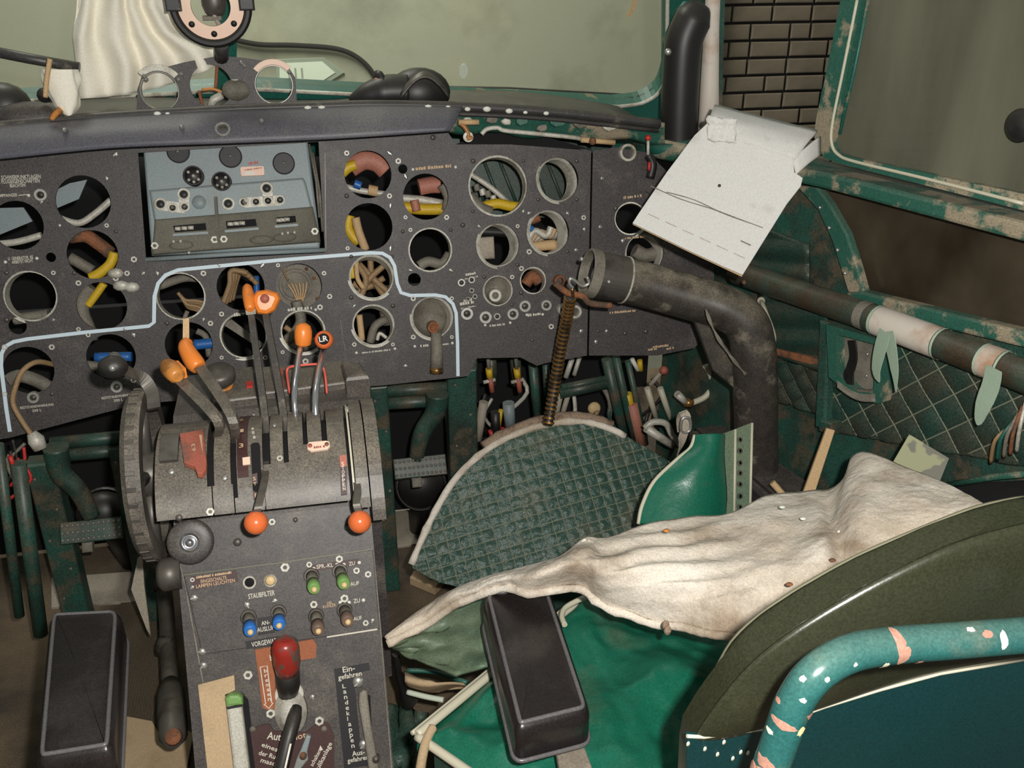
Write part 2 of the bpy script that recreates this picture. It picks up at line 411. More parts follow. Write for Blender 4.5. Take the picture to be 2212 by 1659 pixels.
mat('pink_hose', (176, 116, 98), .6, speck=.2)
mat('blue_part', (42, 100, 170), .4)
mat('grey_cast', (128, 122, 110), .7, speck=.25, c2=(96, 90, 80), n=(20, 6, .4, .65))
mat('rusty', (140, 88, 58), .8, speck=.3, c2=(86, 66, 52), n=(30, 6, .45, .6))
mat('card_white', (208, 206, 202), .85, speck=.08, c2=(160, 152, 138), n=(10, 9, .54, .72), bump=.1, bscale=25)
mat('card_edge', (190, 158, 116), .9, bump=.4, bscale=200)
mat('card_tan', (190, 164, 130), .9, speck=.12, c2=(168, 144, 112), n=(10, 5, .5, .7))
mat('tape_green', (166, 186, 164), .7, speck=.08)
mat('tape_white', (206, 196, 184), .6, c2=(176, 140, 112), n=(14, 6, .52, .7))
mat('duct_black', (46, 42, 41), .36, speck=.4, c2=(116, 108, 96), n=(18, 9, .58, .7), dust=.9)
mat('pipe_dirty', (50, 64, 54), .42, c2=(58, 46, 34), n=(18, 8, .45, .6), speck=.3, dust=.3)
mat('floor', (108, 92, 72), .95, speck=.4, c2=(66, 58, 50), n=(5, 8, .45, .68), bump=.5, bscale=180)
mat('mat_rib', (88, 76, 60), .9, speck=.3, rib=(60, 'X', .4))
mat('plate_grey', (164, 154, 138), .7, speck=.2, c2=(120, 110, 98), n=(8, 6, .5, .7))
mat('red_plate', (168, 92, 74), .55, speck=.15, c2=(120, 84, 72), n=(20, 6, .5, .65))
mat('brake_plate', (152, 84, 46), .55, speck=.15, c2=(124, 72, 44), n=(16, 6, .55, .7))
mat('brown_plate', (66, 40, 38), .5, speck=.2)
mat('black_plate', (30, 27, 30), .5, speck=.2)
mat('red_knob', (150, 44, 36), .3, c2=(92, 78, 70), n=(30, 5, .48, .55))
mat('switch_green', (118, 158, 88), .45); mat('switch_blue', (48, 112, 190), .4); mat('switch_brown', (112, 92, 80), .45)
mat('lamp_tan', (220, 190, 140), .5)
mat('red_bit', (190, 50, 44), .5); mat('pink_wire', (220, 96, 84), .5)
mat('white_bit', (222, 220, 210), .6)
mat('camo', (150, 150, 118), .8, c2=(112, 112, 100), n=(14, 3, .5, .52))
mat('copper', (150, 112, 64), .35, .6, c2=(90, 70, 46), n=(60, 4, .5, .6))
mat('frost', (206, 214, 196), .7)
mat('sign_white', (196, 204, 186), .7)
mat('sign_line', (132, 140, 124), .7)
glass('glass_front', (.97, .98, .95, 1), .03, .10, (150, 150, 130))
glass('glass_side', (.5, .52, .46, 1), .03, .85, (118, 117, 100), .2, .7, 3, (1, 3.2, .6))
glass('glass_low', (.4, .36, .3, 1), .04, .85, (84, 74, 60), .36, .72, 5, (1, 1.6, 1.2))
# ================================================================== the setting
def struct(name, mb, m, label=None, parent=None): return tag(mb.build(name, m, parent, label), kind='structure' if parent is None else None)
# hangar: floor far below is out of sight; plaster wall ahead, brick wall to the right
struct('wall_front', MB().box(HW, -4.5, 1.97, -2.2, 3.6, -.2, 0), 'wall_plaster', 'plain grey green plaster hangar wall beyond the windscreen')
BW = Fr((1.97, 4.75, 0), (0, -1, 0))
wb = struct('wall_far', MB().box(BW, 0, 2.4, -2.2, 3.0, -.2, -.004), 'mortar', 'brick hangar wall seen through the open side window')
bh, bl, gj = .072, .205, .013
def brick_mesh(l):
    return proto(MB().box(ID, -l/2, l/2, -bh/2, bh/2, -.02, .012, .006), 'brick', 'brick')
bf, bhf = brick_mesh(bl), brick_mesh(bl/2)
for r in range(19):
    z = .12 + r*(bh+gj)
    x = .06 + (0 if r % 2 else (bl+gj)/2)
    if r % 2 == 0: inst(bhf, 'brick', wb, BW, BW.P(.06 + bl/4 - gj/4 - .002, z, random.uniform(-.002, .002)))
    k = 0
    while x < 1.55:
        short = (r*3 + k) % 5 == 4
        l = bl/2 if short else bl
        inst(bhf if short else bf, 'brick', wb, BW, BW.P(x + l/2 + (0 if r % 2 else 0), z, random.uniform(-.003, .003)), random.uniform(-.006, .006)); x += l + gj; k += 1
# arrow sign on the hangar wall
def arrow(x0, x1, x2, y0, y1, w):
    ym = (y0 + y1)/2
    return HW.locs([(x0, y0), (x1, y0 - 4), (x2, ym+3), (x1, y1 + 4), (x0, y1)], w)
t = thing('arrow_sign', 'white arrow shaped sign pointing right on the plaster wall ahead', 'sign', HW.pt(680, 182))
MB().prism(HW, arrow(596, 700, 744, 128, 180, .01), .002, .012, .002).build('board', 'sign_line', t)
MB().prism(HW, arrow(604, 696, 724, 137, 171, .014), .012, .015).build('arrow_face', 'sign_white', t)
for x in (622, 636, 650):
    MB().box(HW, HW.loc(x, 152)[0], HW.loc(x+4, 152)[0], HW.loc(x, 168)[1], HW.loc(x, 146)[1], .015, .016).build('lettering', 'sign_line', t)
c = MB().tube(cr([HW.pt(x, y, .02) for x, y in ((500, 84), (560, 96), (640, 98), (730, 106), (780, 130), (812, 170), (830, 230))], 6), .011, 6).build('hanging_cable', 'mortar')
tag(c, 'thin dark cable drooping along the plaster wall above the arrow sign', 'cable')
# cockpit floor
struct('floor', MB().box(FL, -1.5, 1.15, -.4, 2.75, -.05, 0), 'floor', 'dusty brown cockpit floor')
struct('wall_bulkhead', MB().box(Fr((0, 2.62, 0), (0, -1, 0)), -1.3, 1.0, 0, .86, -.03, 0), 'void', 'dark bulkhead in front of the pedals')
# windscreen frame with two panes
def wsl(pts, w=0): return WS.locs(pts, w)
rp = [(510, 184), (900, 203), (1330, 223)] + [tuple(p) for p in cr([(1330, 223), (1385, 215), (1422, 190), (1437, 150)], 4)][1:] + [(1441, -420), (520, -420)]
lp = [(468, 190), (-300, 228), (-300, -420), (470, -420)]
struct('trim_1', MB().plate(WS, wsl([(-420, 330), (1490, 330), (1475, -520), (-420, -520)]), [wsl(rp), wsl(lp)], -.03, .012), 'green', 'green painted windscreen frame with a centre post')
ws1 = struct('window_1', MB().prism(WS, wsl(rp), -.016, -.010), 'glass_front', 'right windscreen pane')
ws0 = struct('window_2', MB().prism(WS, wsl(lp), -.016, -.010), 'glass_front', 'left windscreen pane')
def lip(pts, par): MB().tube([WS.P(*WS.loc(x, y), .012) for x, y in pts], .0038, 8).build('sealing_lip', 'white_metal', par)
lip([(513, 183)] + rp[1:15] + [(1441, -300)], ws1); lip([(466, 189), (-250, 226)], ws0)
# side wall of the cockpit with the openings for the windows
def wl(pts, w=0): return WR.locs(pts, w)
def wlu(y): return (y - 1.6)/WR.u.y     # station along the wall at world Y
op1 = [(1548, -420), (1532, 262), (1560, 300), (1700, 335), (1800, 362), (2330, 492), (2330, -420)]
op2 = [tuple(p) for p in cr([(1752, 412), (1800, 470), (1838, 560), (1868, 634)], 4)] + [(1900, 650), (2300, 752), (2300, 520), (1850, 412)]
ua, ub = wlu(1.84), wlu(.12)
struct('wall_right', MB().plate(WR, [(ua, 0), (ub, 0), (ub, 1.75), (ua, 1.75)], [wl(op1), wl(op2)], -.03, 0), 'green_dark', 'dirty green side wall of the cockpit')
struct('window_4', MB().prism(WR, wl(op2), -.018, -.012), 'glass_low', 'low side pane smeared with brown dirt')
# aft sliding window: frame ring and pane
fo = [tuple(p) for p in cr([(1858, -420), (1846, -100), (1830, 0), (1800, 150), (1776, 262), (1776, 305), (1795, 340)], 4)] + [(1830, 352), (2330, 478), (2330, -420)]
fi = [(1902, -420), (1875, 0), (1845, 150)] + [tuple(p) for p in cr([(1815, 285), (1812, 310), (1822, 328), (1850, 338)], 4)] + [(2290, 430), (2290, -420)]
sw = tag(MB().plate(WR, wl(fo, .02), [wl(fi, .02)], .012, .034).build('window_3', 'green_worn', None, 'sliding side window in a chipped green frame'), kind='structure')
MB().prism(WR, wl(fi, .02), .018, .023).build('pane', 'glass_side', sw)
MB().tube(cr([WR.P(*WR.loc(x, y, .034), .034) for x, y in ((1852, 0), (1822, 150), (1798, 268), (1797, 312), (1812, 335), (1850, 350), (2000, 386), (2212, 440))], 5), .0028, 6).build('groove_bead', 'piping', sw)
MB().tube([WR.P(*WR.loc(x, y, .03), .03) for x, y in ((1876, 0), (1846, 150), (1814, 290))], .0028, 6).build('groove_bead', 'green', sw)
# sill channel under it
struct('trim_2', MB().prism(WR, wl([(1660, 352), (1800, 372), (2330, 502), (2330, 548), (1800, 408), (1640, 372)], .03), 0, .045, .006), 'green_worn', 'chipped green sill channel under the side window')
st = thing('window_latch', 'round black knob on the pane of the sliding window', 'knob', WR.pt(2226, 290, .03))
MB().lathe(WR, *WR.loc(2226, 268, .03), [(.012, .023), (.012, .03), (.02, .034), (.021, .05), (.014, .056), (0, .057)]).build('knob', 'rubber', st)
MB().ring(WR, *WR.loc(2226, 268, .03), .012, .024, .023, .027).build('rosette', 'steel_dark', st)
# arched bracket frame round the low pane
arc = [(1722, 400), (1770, 455), (1800, 520), (1822, 590), (1835, 632)]
ar2 = [(1870, 632), (1856, 580), (1832, 505), (1795, 440), (1768, 404)]
struct('trim_3', MB().prism(WR, wl(arc + ar2, .01), 0, .014, .003), 'green_worn', 'worn green strap arching down beside the low side pane')
for x, y in ((1772, 448), (1792, 492), (1810, 540), (1826, 590)):
    MB().lathe(WR, *WR.loc(x, y, .014), [(.0035, .013), (.003, .017), (0, .018)], 10).build('rivet', 'alu', bpy.data.objects['trim_3'])
struct('trim_4', MB().prism(WR, wl([(1835, 632), (1868, 628), (2330, 740), (2330, 775), (1880, 668)], .01), 0, .02, .004), 'green_worn', 'worn green lower rim of the low side pane')
# corner post between the windscreen and the side window
po = [WR.pt(x, y, .014) for x, y in ((1530, 300), (1533, 180), (1537, 60), (1543, -80), (1552, -420))]
struct('trim_5', MB().tube(po, [.022, .018, .015, .014, .014], 8), 'tape_white', 'pale worn corner post beside the open window')
struct('trim_6', MB().tube([ypt(x, y, 1.86) for x, y in ((1452, 320), (1462, 160), (1478, -40), (1490, -420))], .03, 10), 'green', 'green inner post at the right end of the windscreen')
d = thing('air_duct', 'black upright air duct on the post right of the windscreen', 'duct', ypt(1470, 310, 1.72))
MB().tube(cr([ypt(x, y, 1.73) for x, y in ((1466, 318), (1468, 240), (1472, 150), (1478, 90), (1494, 48), (1516, 10))], 5), [.034]*22 + [.03, .026, .022, .017], 18).build('pipe', 'rubber', d)
MB().lathe(Fr(ypt(1443, 112, 1.69), (-.4, -1, 0)), 0, 0, [(.006, -.004), (.006, .004), (.003, .006), (0, .006)], 12).build('screw', 'alu', d)
MB().tube([ypt(1448, 300, 1.73), ypt(1450, 325, 1.73)], .045, 18).build('collar', 'green', d)
# ledge that runs from the windscreen corner along the sill
struct('trim_7', MB().sheet(lambda a, b: ypt(1380 + 300*a, 300 + 60*a + 38*b, 1.80 - .35*a - .03*b), 6, 3, .02), 'green_worn', 'dusty green ledge at the windscreen corner')
struct('wall_left', MB().box(Fr((-.99, 0, 0), (1, 0, 0)), .1, 1.86, 0, 1.02, -.03, 0), 'green_dark', 'dirty green left side wall of the cockpit')
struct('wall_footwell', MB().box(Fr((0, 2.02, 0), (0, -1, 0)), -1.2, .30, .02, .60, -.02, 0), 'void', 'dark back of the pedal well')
# ================================================================== coaming and instrument panel
lipx = [(-90, 284), (0, 272), (240, 252), (480, 238), (700, 230), (820, 227), (1000, 231), (1200, 243), (1425, 268)]
vis_top = cr([PAN.pt(x, y, .03) for x, y in lipx[:7]], 4)
vis_bot = cr([PAN.pt(x, y, .085) for x, y in ((-90, 352), (0, 345), (240, 321), (480, 311), (700, 302), (860, 292), (972, 284))], 4)
cm = thing('coaming', 'dark grey coaming strip above the instrument panel', 'coaming', PAN.pt(450, 330, .04))
def vis(a, b):
    f = a*(len(vis_top)-1); i = min(int(f), len(vis_top)-2); t = f - i
    p = vis_top[i].lerp(vis_top[i+1], t); q = vis_bot[i].lerp(vis_bot[i+1], t); r = p.lerp(q, b)
    r = r + PAN.n*(.012*math.sin(b*math.pi)); return r
MB().sheet(vis, 30, 6, .004).build('fascia', 'visor_black', cm)
lipp = cr([PAN.pt(x, y, .03) for x, y in lipx], 6)
MB().tube(lipp, .0085, 10).build('rolled_edge', 'black_paint', cm)
def deck(a, b):
    f = a*(len(lipp)-1); i = min(int(f), len(lipp)-2); p = lipp[i].lerp(lipp[i+1], f-i)
    return V((p.x, p.y + b*(1.925-p.y), p.z - .01 + .012*b*math.sin(a*9)))
MB().sheet(deck, 30, 4, .006).build('top_deck', 'black_paint', cm)
for x, y in ((340, 246), (362, 246), (665, 234), (695, 234), (880, 232), (925, 232), (968, 232), (1010, 236), (1052, 236), (1100, 240), (1135, 243), (1180, 245)):
    MB().ball(PAN.pt(x, y, .039), random.uniform(.003, .006), 8, 1.3, 1, .8).build('paint_chip', 'white_bit', cm)
fr = Fr(PAN.pt(482, 283, .078), tilt(38))
MB().ring(fr, 0, 0, .0085, .0125, -.01, .008, 24, bev=.001).build('bolt_ring', 'alu', cm); MB().lathe(fr, 0, 0, [(.009, -.01), (.008, .001), (.004, .002), (0, .002)]).build('bolt', 'steel_dark', cm)
for x, y in ((394, 275), (398, 298), (566, 262), (569, 297), (142, 282)):
    MB().lathe(PAN.at(PAN.pt(x, y, .066)), 0, 0, [(.004, 0), (.004, .01), (.002, .014), (0, .0145)], 10).build('rivet', 'alu', cm)
# panel plates
def hole(x, y, r, n=32): return circ(*PAN.loc(x, y), PAN.sz(x, y, r), n)
HOL = [(38, 487, 57), (180, 436, 60), (65, 640, 60), (200, 550, 56), (220, 661, 55), (38, 704, 20), (62, 800, 56), (240, 772, 54), (110, 556, 11), (89, 421, 9),
 (390, 640, 55), (520, 620, 52), (646, 618, 50), (408, 745, 52), (526, 725, 52), (655, 716, 49),
 (795, 377, 51), (920, 425, 49), (870, 365, 10), (797, 490, 51), (930, 540, 48), (803, 598, 49), (807, 702, 46), (934, 686, 46), (895, 604, 14),
 (1076, 402, 64), (1204, 389, 46), (1076, 530, 46), (1184, 502, 46), (1076, 628, 33), (1152, 606, 29)]
outA = [(-110, 338), (275, 302), (700, 286), (965, 282), (985, 312), (1100, 312), (1277, 325), (1268, 768), (1180, 784), (1160, 790), (1124, 772), (1030, 774), (1012, 812), (990, 815), (830, 832), (745, 838), (300, 872), (20, 946), (-110, 965)]
radio_cut = [(298, 330), (688, 306), (702, 546), (316, 566)]
pan = thing('instrument_panel', 'black instrument panel with rows of empty round gauge holes', 'panel', PAN.pt(600, 850))
MB().plate(PAN, PAN.locs(outA), [hole(*h) for h in HOL] + [PAN.locs(radio_cut)], -.004, 0).build('panel_plate', 'black_panel', pan)
panb = thing('side_instrument_panel', 'narrow black panel right of the main instrument panel, behind the white card', 'panel', PAN.pt(1390, 770))
HB = [(1362, 472, 34), (1392, 548, 42)]
outB = [(1281, 326), (1330, 318), (1400, 330), (1470, 400), (1540, 520), (1545, 700), (1500, 752), (1420, 768), (1272, 768)]
MB().plate(PAN, PAN.locs(outB), [hole(*h) for h in HB], -.004, 0).build('panel_plate', 'black_panel', panb)
for x, y in ((1353, 330),):
    MB().ring(PAN.at(PAN.pt(x, y)), 0, 0, .011, .016, -.004, .012, 24, bev=.001).build('bushing', 'white_metal', panb)
# painted white border line
wl1 = [(22, 932), (14, 880), (3, 790), (4, 764)] + [(12, 748), (30, 738), (60, 732)] + [(180, 718), (322, 704), (333, 696), (334, 640), (342, 612), (358, 594), (385, 583)] + [(600, 562), (800, 546), (826, 547), (842, 556), (852, 574), (858, 612), (866, 632), (886, 638)] + [(940, 637), (962, 641), (978, 656), (985, 676), (988, 740), (989, 812)]
MB().strip([PAN.P(*PAN.loc(x, y), .0006) for x, y in wl1], .0031, PAN.n*.0016).build('border_line', 'white_line', pan)
# seams
for a, b, p in (((744, 742), (750, 836), pan), ((735, 690), (742, 742), pan), ((702, 330), (704, 540), pan)):
    MB().strip([PAN.pt(*a, .0003), PAN.pt(*b, .0003)], .0008, PAN.n*.0008).build('seam', 'steel_dark', p)
# screws: a shared slotted head
sm = MB().lathe(ID, 0, 0, [(.0045, 0), (.0045, .0015), (.003, .003), (0, .0032)], 10); sm.box(ID, -.004, .004, -.0006, .0006, .003, .0034)
SCREW = proto(sm, 'screw', 'alu')
nm = MB().ring(ID, 0, 0, .0025, .0052, 0, .003, 6); NUT = proto(nm, 'nut', 'white_metal')
dk = MB().lathe(ID, 0, 0, [(.0042, 0), (.0042, .0015), (.003, .0028), (0, .003)], 10); SCREWD = proto(dk, 'screw', 'steel_dark')
for (x, y, r) in HOL:
    if r < 25: continue
    for a in (45, 135, 225, 315):
        k = 1.28 if r < 60 else 1.2
        px, py = x + math.cos(math.radians(a))*r*k, y - math.sin(math.radians(a))*r*k
        if any((px-q[0])**2 + (py-q[1])**2 < (q[2]+4)**2 for q in HOL) or px < 2 or random.random() < .12: continue
        if 300 < px < 700 and 320 < py < 560: continue
        inst(random.choice((NUT, NUT, SCREW, SCREWD)), 'screw', pan, PAN, PAN.pt(px, py, 0), random.random()*3, random.uniform(.7, 1.05))
for x, y in ((250, 333), (935, 297), (1000, 486), (870, 500), (860, 348), (764, 790), (876, 790), (1260, 470), (1262, 495), (1244, 540), (1150, 735), (1190, 705), (1255, 715), (700, 590), (712, 640), (660, 780), (160, 590), (275, 590), (310, 590), (290, 560)):
    inst(random.choice((SCREW, NUT, SCREWD)), 'screw', pan, PAN, PAN.pt(x, y), random.random()*3, random.uniform(.8, 1.2))
for x, y in ((1296, 490), (1300, 385), (1262+30, 715), (1250+37, 738), (1345, 520), (1330, 450), (1310, 715), (1350, 720), (1395, 716), (1400, 440)):
    inst(random.choice((SCREW, SCREWD)), 'screw', panb, PAN, PAN.pt(x, y), random.random()*3, random.uniform(.8, 1.1))
# small round sockets and warning lamp bezels
def bezel(x, y, r, par=pan, m='alu', name='lamp_bezel'):
    f = PAN.at(PAN.pt(x, y)); k = PAN.sz(x, y, 2*r)/2*1.0
    k = PAN.sz(x, y, r)
    o = MB().ring(f, 0, 0, k*.5, k, -.003, .006, 20, bev=.001).build(name, m, par)
    MB().lathe(f, 0, 0, [(k*.5, -.002), (k*.45, .002), (k*.3, .0035), (0, .004)], 14).build('lamp_lens', 'steel_dark', o)
for q in ((89, 421, 15), (73, 858, 14), (253, 835, 14), (1048, 685, 14), (1133, 661, 13), (1179, 659, 12), (1073, 683, 8), (1107, 678, 13), (1008, 677, 14), (996, 610, 9), (1018, 604, 8), (1018, 627, 6), (1025, 640, 6), (1010, 645, 5)): bezel(*q)
for x, y, a in ((262, 617, 0), (285, 620, 0), (250, 590, 0)):
    MB().lathe(PAN.at(PAN.pt(x, y)), 0, 0, [(.008, 0), (.009, .004), (.004, .007), (0, .007)], 9, 1.5).build('paint_chip', 'white_metal', pan)
# lettering
for s, a, b, h in (('EXTREMEN SCHWERPUNKTLAGEN', (-40, 389), (88, 385), 9), ('BESONDERE FLUGEIGENSCHAFTEN', (-44, 398), (86, 394), 9), ('BEACHTEN!', (22, 405), (56, 403), 8),
  ('KURSEMPFANGER', (-22, 427), (38, 424), 7), ('LI  GENERATOR  RE', (18, 562), (72, 558), 7), ('ARBEITET NICHT', (26, 570), (72, 566), 8),
  ('RESTSTANDWARNUNG', (44, 884), (116, 876), 6), ('200 L', (70, 890), (90, 888), 6), ('RESTSTANDWARNUNG', (220, 863), (290, 854), 6), ('200 L', (246, 868), (266, 866), 6),
  ):
    text(s, PAN, a, b, h, 'print', pan)
for a, b, h, m in (((898, 368), (978, 361), 8, 'print_tan'), ((628, 672), (674, 668), 8, 'print'), ((506, 684), (526, 681), 8, 'print'), ((1006, 596), (1028, 592), 6, 'print'), ((1004, 604), (1034, 598), 3, 'print'), ((1002, 652), (1020, 649), 6, 'print'), ((994, 660), (1024, 655), 7, 'print'), ((996, 668), (1028, 662), 3, 'print'), ((1140, 684), (1168, 680), 6, 'print'), ((1058, 706), (1092, 702), 5, 'print'), ((782, 764), (844, 757), 4, 'print'), ((908, 750), (926, 748), 6, 'print'), ((956, 746), (970, 744), 4, 'print')): smudge(PAN, a, b, h, m, pan)
for x, y in ((892, 366), (984, 361), (624, 670), (682, 669), (770, 762), (853, 753), (896, 748), (977, 741), (1048, 702), (1102, 697), (1138, 680), (1172, 679), (12, 566), (80, 558), (62, 422)): MB().lathe(PAN.at(PAN.pt(x, y)), 0, 0, [(.0028, 0), (.0026, .0016), (0, .002)], 8).build('rivet', 'white_bit', pan)
MB().strip([PAN.pt(40, 422, .0006), PAN.pt(62, 420, .0006)], .0006, PAN.n*.0004).build('arrow_mark', 'print', pan)
for a, b, h in (((1347, 430), (1387, 425), 6), ((1350, 517), (1393, 513), 5), ((1317, 678), (1374, 673), 5), ((1400, 758), (1422, 755), 5), ((1410, 752), (1446, 748), 5), ((1440, 756), (1456, 753), 5)): smudge(PAN, a, b, h, 'print_tan', panb)
# clamp rings left behind the empty holes
def band(x, y, r, tu, tv, par=pan, dep=.03, m='white_metal', k=.985):
    f0 = PAN.at(PAN.pt(x, y, -.004)); n = (PAN.n + PAN.u*tu + PAN.v*tv).normalized(); f = Fr(f0.o, n, PAN.v); R = PAN.sz(x, y, 2*r)/2*2*.5*k
    o = MB().ring(f, 0, 0, R-.0022, R, -dep, -.002, 30).build('clamp_ring', m, par)
    MB().ring(f, 0, 0, R-.001, R+.004, -.004, -.002, 30).build('clamp_flange', m, o)
for a in ((1204, 389, 46, .3, .15), (1184, 502, 46, .3, .12), (1076, 530, 46, .25, .12), (803, 598, 49, .12, .3), (807, 702, 46, .12, .3), (934, 686, 46, .2, .2), (655, 716, 49, .1, .25), (526, 725, 52, 0, .15), (390, 640, 55, 0, .05), (1076, 628, 33, .1, .15), (1152, 606, 29, 0, .2), (930, 540, 48, 0, .04), (65, 640, 60, 0, .06), (1076, 402, 64, 0, .1)): band(*a)
band(1362, 472, 34, -.3, .1, panb); band(1392, 548, 42, .1, .2, panb)
# torn ledge where the coaming is missing
lg = thing('torn_ledge', 'torn green ledge with peeling paint at the end of the coaming', 'ledge', PAN.pt(1190, 310, -.02))
MB().sheet(lambda a, b: PAN.pt(965 + 470*a, 238 + 26*a + 44*b + 5*math.sin(a*21)*b, .015 - .03*b + .004*nz((a*14, b*3, 0))), 40, 5, .004).build('ledge_plate', 'green_worn', lg)
for k, (x, y, s) in enumerate(((1064, 258, 16), (1094, 263, 14), (1128, 262, 18), (1172, 276, 14), (1010, 258, 12), (1205, 262, 22), (1255, 266, 20), (1320, 272, 20), (1378, 262, 18))):
    o = [(PAN.loc(x, y, .02)[0] + math.cos(i)*PAN.sz(x, y, s)*(.7+.3*random.random()), PAN.loc(x, y, .02)[1] + math.sin(i)*PAN.sz(x, y, s)*.6*(.7+.3*random.random())) for i in [j*.9 for j in range(7)]]
    MB().prism(PAN, o, .012, .02, .002).build('paint_flake', ('grey_cast', 'white_metal', 'green_worn')[k % 3], lg)
MB().tube(cr([PAN.pt(x, y, .012) for x, y in ((1040, 290), (1052, 279), (1075, 276), (1090, 282), (1150, 288), (1240, 297), (1262, 303))], 5), .0042, 8).build('cable', 'white_metal', lg)
MB().tube([PAN.pt(1255, 302, .014), PAN.pt(1328, 308, .014)], .005, 8).build('cable_sleeve', 'tan_strip', lg)
MB().ball(PAN.pt(1280, 305, .02), .007, 12).build('nut', 'rusty', lg)
MB().tube(cr([PAN.pt(x, y, .03) for x, y in ((995, 267), (1004, 275), (1012, 290), (1010, 300), (1020, 296))], 4), .0045, 8).build('hook', 'amber', lg)
MB().ring(PAN.at(PAN.pt(1011, 296, .03)), 0, 0, .004, .009, -.003, .003, 16).build('eye', 'white_metal', lg)
MB().tube([PAN.pt(990, 264, .03), PAN.pt(1034, 264, .03)], .005, 8).build('pin', 'tan_strip', lg)
MB().prism(PAN, PAN.locs([(985, 312), (1040, 285), (1180, 296), (1275, 322)], -.03), -.034, -.03).build('backing_skin', 'void', lg)
# dark skin of the nose behind the panel
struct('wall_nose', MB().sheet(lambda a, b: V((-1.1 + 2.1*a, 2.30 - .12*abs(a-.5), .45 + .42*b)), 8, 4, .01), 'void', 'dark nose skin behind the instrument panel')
# radio control box in the cut-out
RAD = Fr(PAN.pt(500, 445, .0), tilt(20))
rad = thing('radio_control_box', 'pale blue grey radio control box set into the middle of the panel', 'control box', RAD.pt(505, 555))
def rl(pts, w=0): return RAD.locs(pts, w)
MB().prism(RAD, rl([(306, 300), (664, 300), (692, 520), (690, 536), (326, 552)], .0), -.08, -.004, .004).build('case', 'radio_blue', rad)
MB().prism(RAD, rl([(322, 411), (655, 384), (661, 396), (676, 455), (334, 480)], .004), -.006, .007, .004).build('step_plate', 'radio_blue', rad)
MB().prism(RAD, rl([(334, 474), (676, 446), (692, 522), (328, 550)], .012), -.006, .013, .004).build('lower_shelf', 'radio_dust', rad)
MB().prism(RAD, rl([(462, 425), (468, 424), (474, 520), (468, 521)], .018), .005, .017).build('divider', 'radio_dust', rad)
for x, y, r in ((385, 328, 25), (498, 338, 25), (613, 353, 24)):
    o = MB().lathe(RAD.at(RAD.pt(x, y)), 0, 0, [(RAD.sz(x, y, r), -.006), (RAD.sz(x, y, r), .002), (RAD.sz(x, y, r)*.9, .003), (.004, .003), (0, .0032)], 28, smooth=False).build('blank_disc', 'socket', rad)
    MB().lathe(RAD.at(RAD.pt(x, y)), 0, 0, [(.0032, .004), (.0028, .008), (0, .009)], 10).build('rivet', 'alu', o)
for x, y, r in ((418, 380, 22), (479, 392, 21)):
    R = RAD.sz(x, y, r); f = RAD.at(RAD.pt(x, y, .008)); o = MB().ring(f, 0, 0, R*.82, R, -.012, .006, 28, bev=.001).build('plug_socket', 'socket', rad)
    MB().lathe(f, 0, 0, [(R*.85, -.003), (R*.85, .002), (0, .002)], 24).build('socket_face', 'socket', o)
    for a, q in ((0, 0), (40, .6), (140, .6), (220, .62), (270, .62), (320, .62)):
        MB().lathe(f, math.cos(math.radians(a))*R*q, math.sin(math.radians(a))*R*q, [(.0026, 0), (.0026, .004), (0, .005)], 8).build('contact', 'white_metal', o)
MB().prism(RAD, rrect(*[RAD.loc(521, 382)[0], RAD.loc(572, 382)[0]], RAD.loc(540, 380)[1], RAD.loc(540, 360)[1], .003), -.004, .0015).build('name_plate', 'ring_pale', rad)
MB().box(RAD, RAD.loc(528, 372)[0], RAD.loc(550, 372)[0], RAD.loc(540, 378)[1], RAD.loc(540, 371)[1], .001, .0018).build('blank_field', 'white_bit', rad); smudge(RAD, (529, 369), (566, 364), 4, 'red_plate', rad, .0018); smudge(RAD, (538, 356), (558, 353), 6, 'red_bit', rad, -.0030)
def eyelets(pts, big):                              # white outlined groups of jack holes
    for i, (x, y) in enumerate(pts):
        R = RAD.sz(x, y, 13 if i in big else 10); f = RAD.at(RAD.pt(x, y, .006))
        MB().lathe(f, 0, 0, [(R*1.12, -.004), (R*1.12, .0025), (R, .003), (R*.7, .003), (R*.7, .0005), (0, .0004)], 20).build('jack_surround', 'white_metal', rad)
        MB().lathe(f, 0, 0, [(R*.68, .0006), (R*.68, .0018), (0, .0018)], 16).build('jack_hole', 'socket' if i in big else 'rubber', rad)
        if i not in big: MB().lathe(f, 0, 0, [(R*.35, .001), (R*.3, .006), (0, .007)], 10).build('jack_pin', 'alu', rad)
eyelets([(347, 441), (397, 420), (373, 449), (399, 447)], (0, 1)); eyelets([(493, 440)], (0,)); eyelets([(576, 407), (527, 437), (553, 436), (579, 434), (605, 432)], (0,))
for a, b in (((352, 444), (400, 450)), ((397, 424), (399, 446)), ((527, 438), (606, 433)), ((577, 410), (580, 433))):
    MB().strip([RAD.pt(*a, .0066), RAD.pt(*b, .0066)], .0085, RAD.n*.0012).build('jack_strap', 'white_metal', rad)
MB().lathe(RAD.at(RAD.pt(430, 437, .007)), 0, 0, [(.012, -.003), (.0118, .001), (0, .001)], 22).build('cover_disc', 'radio_blue', rad)
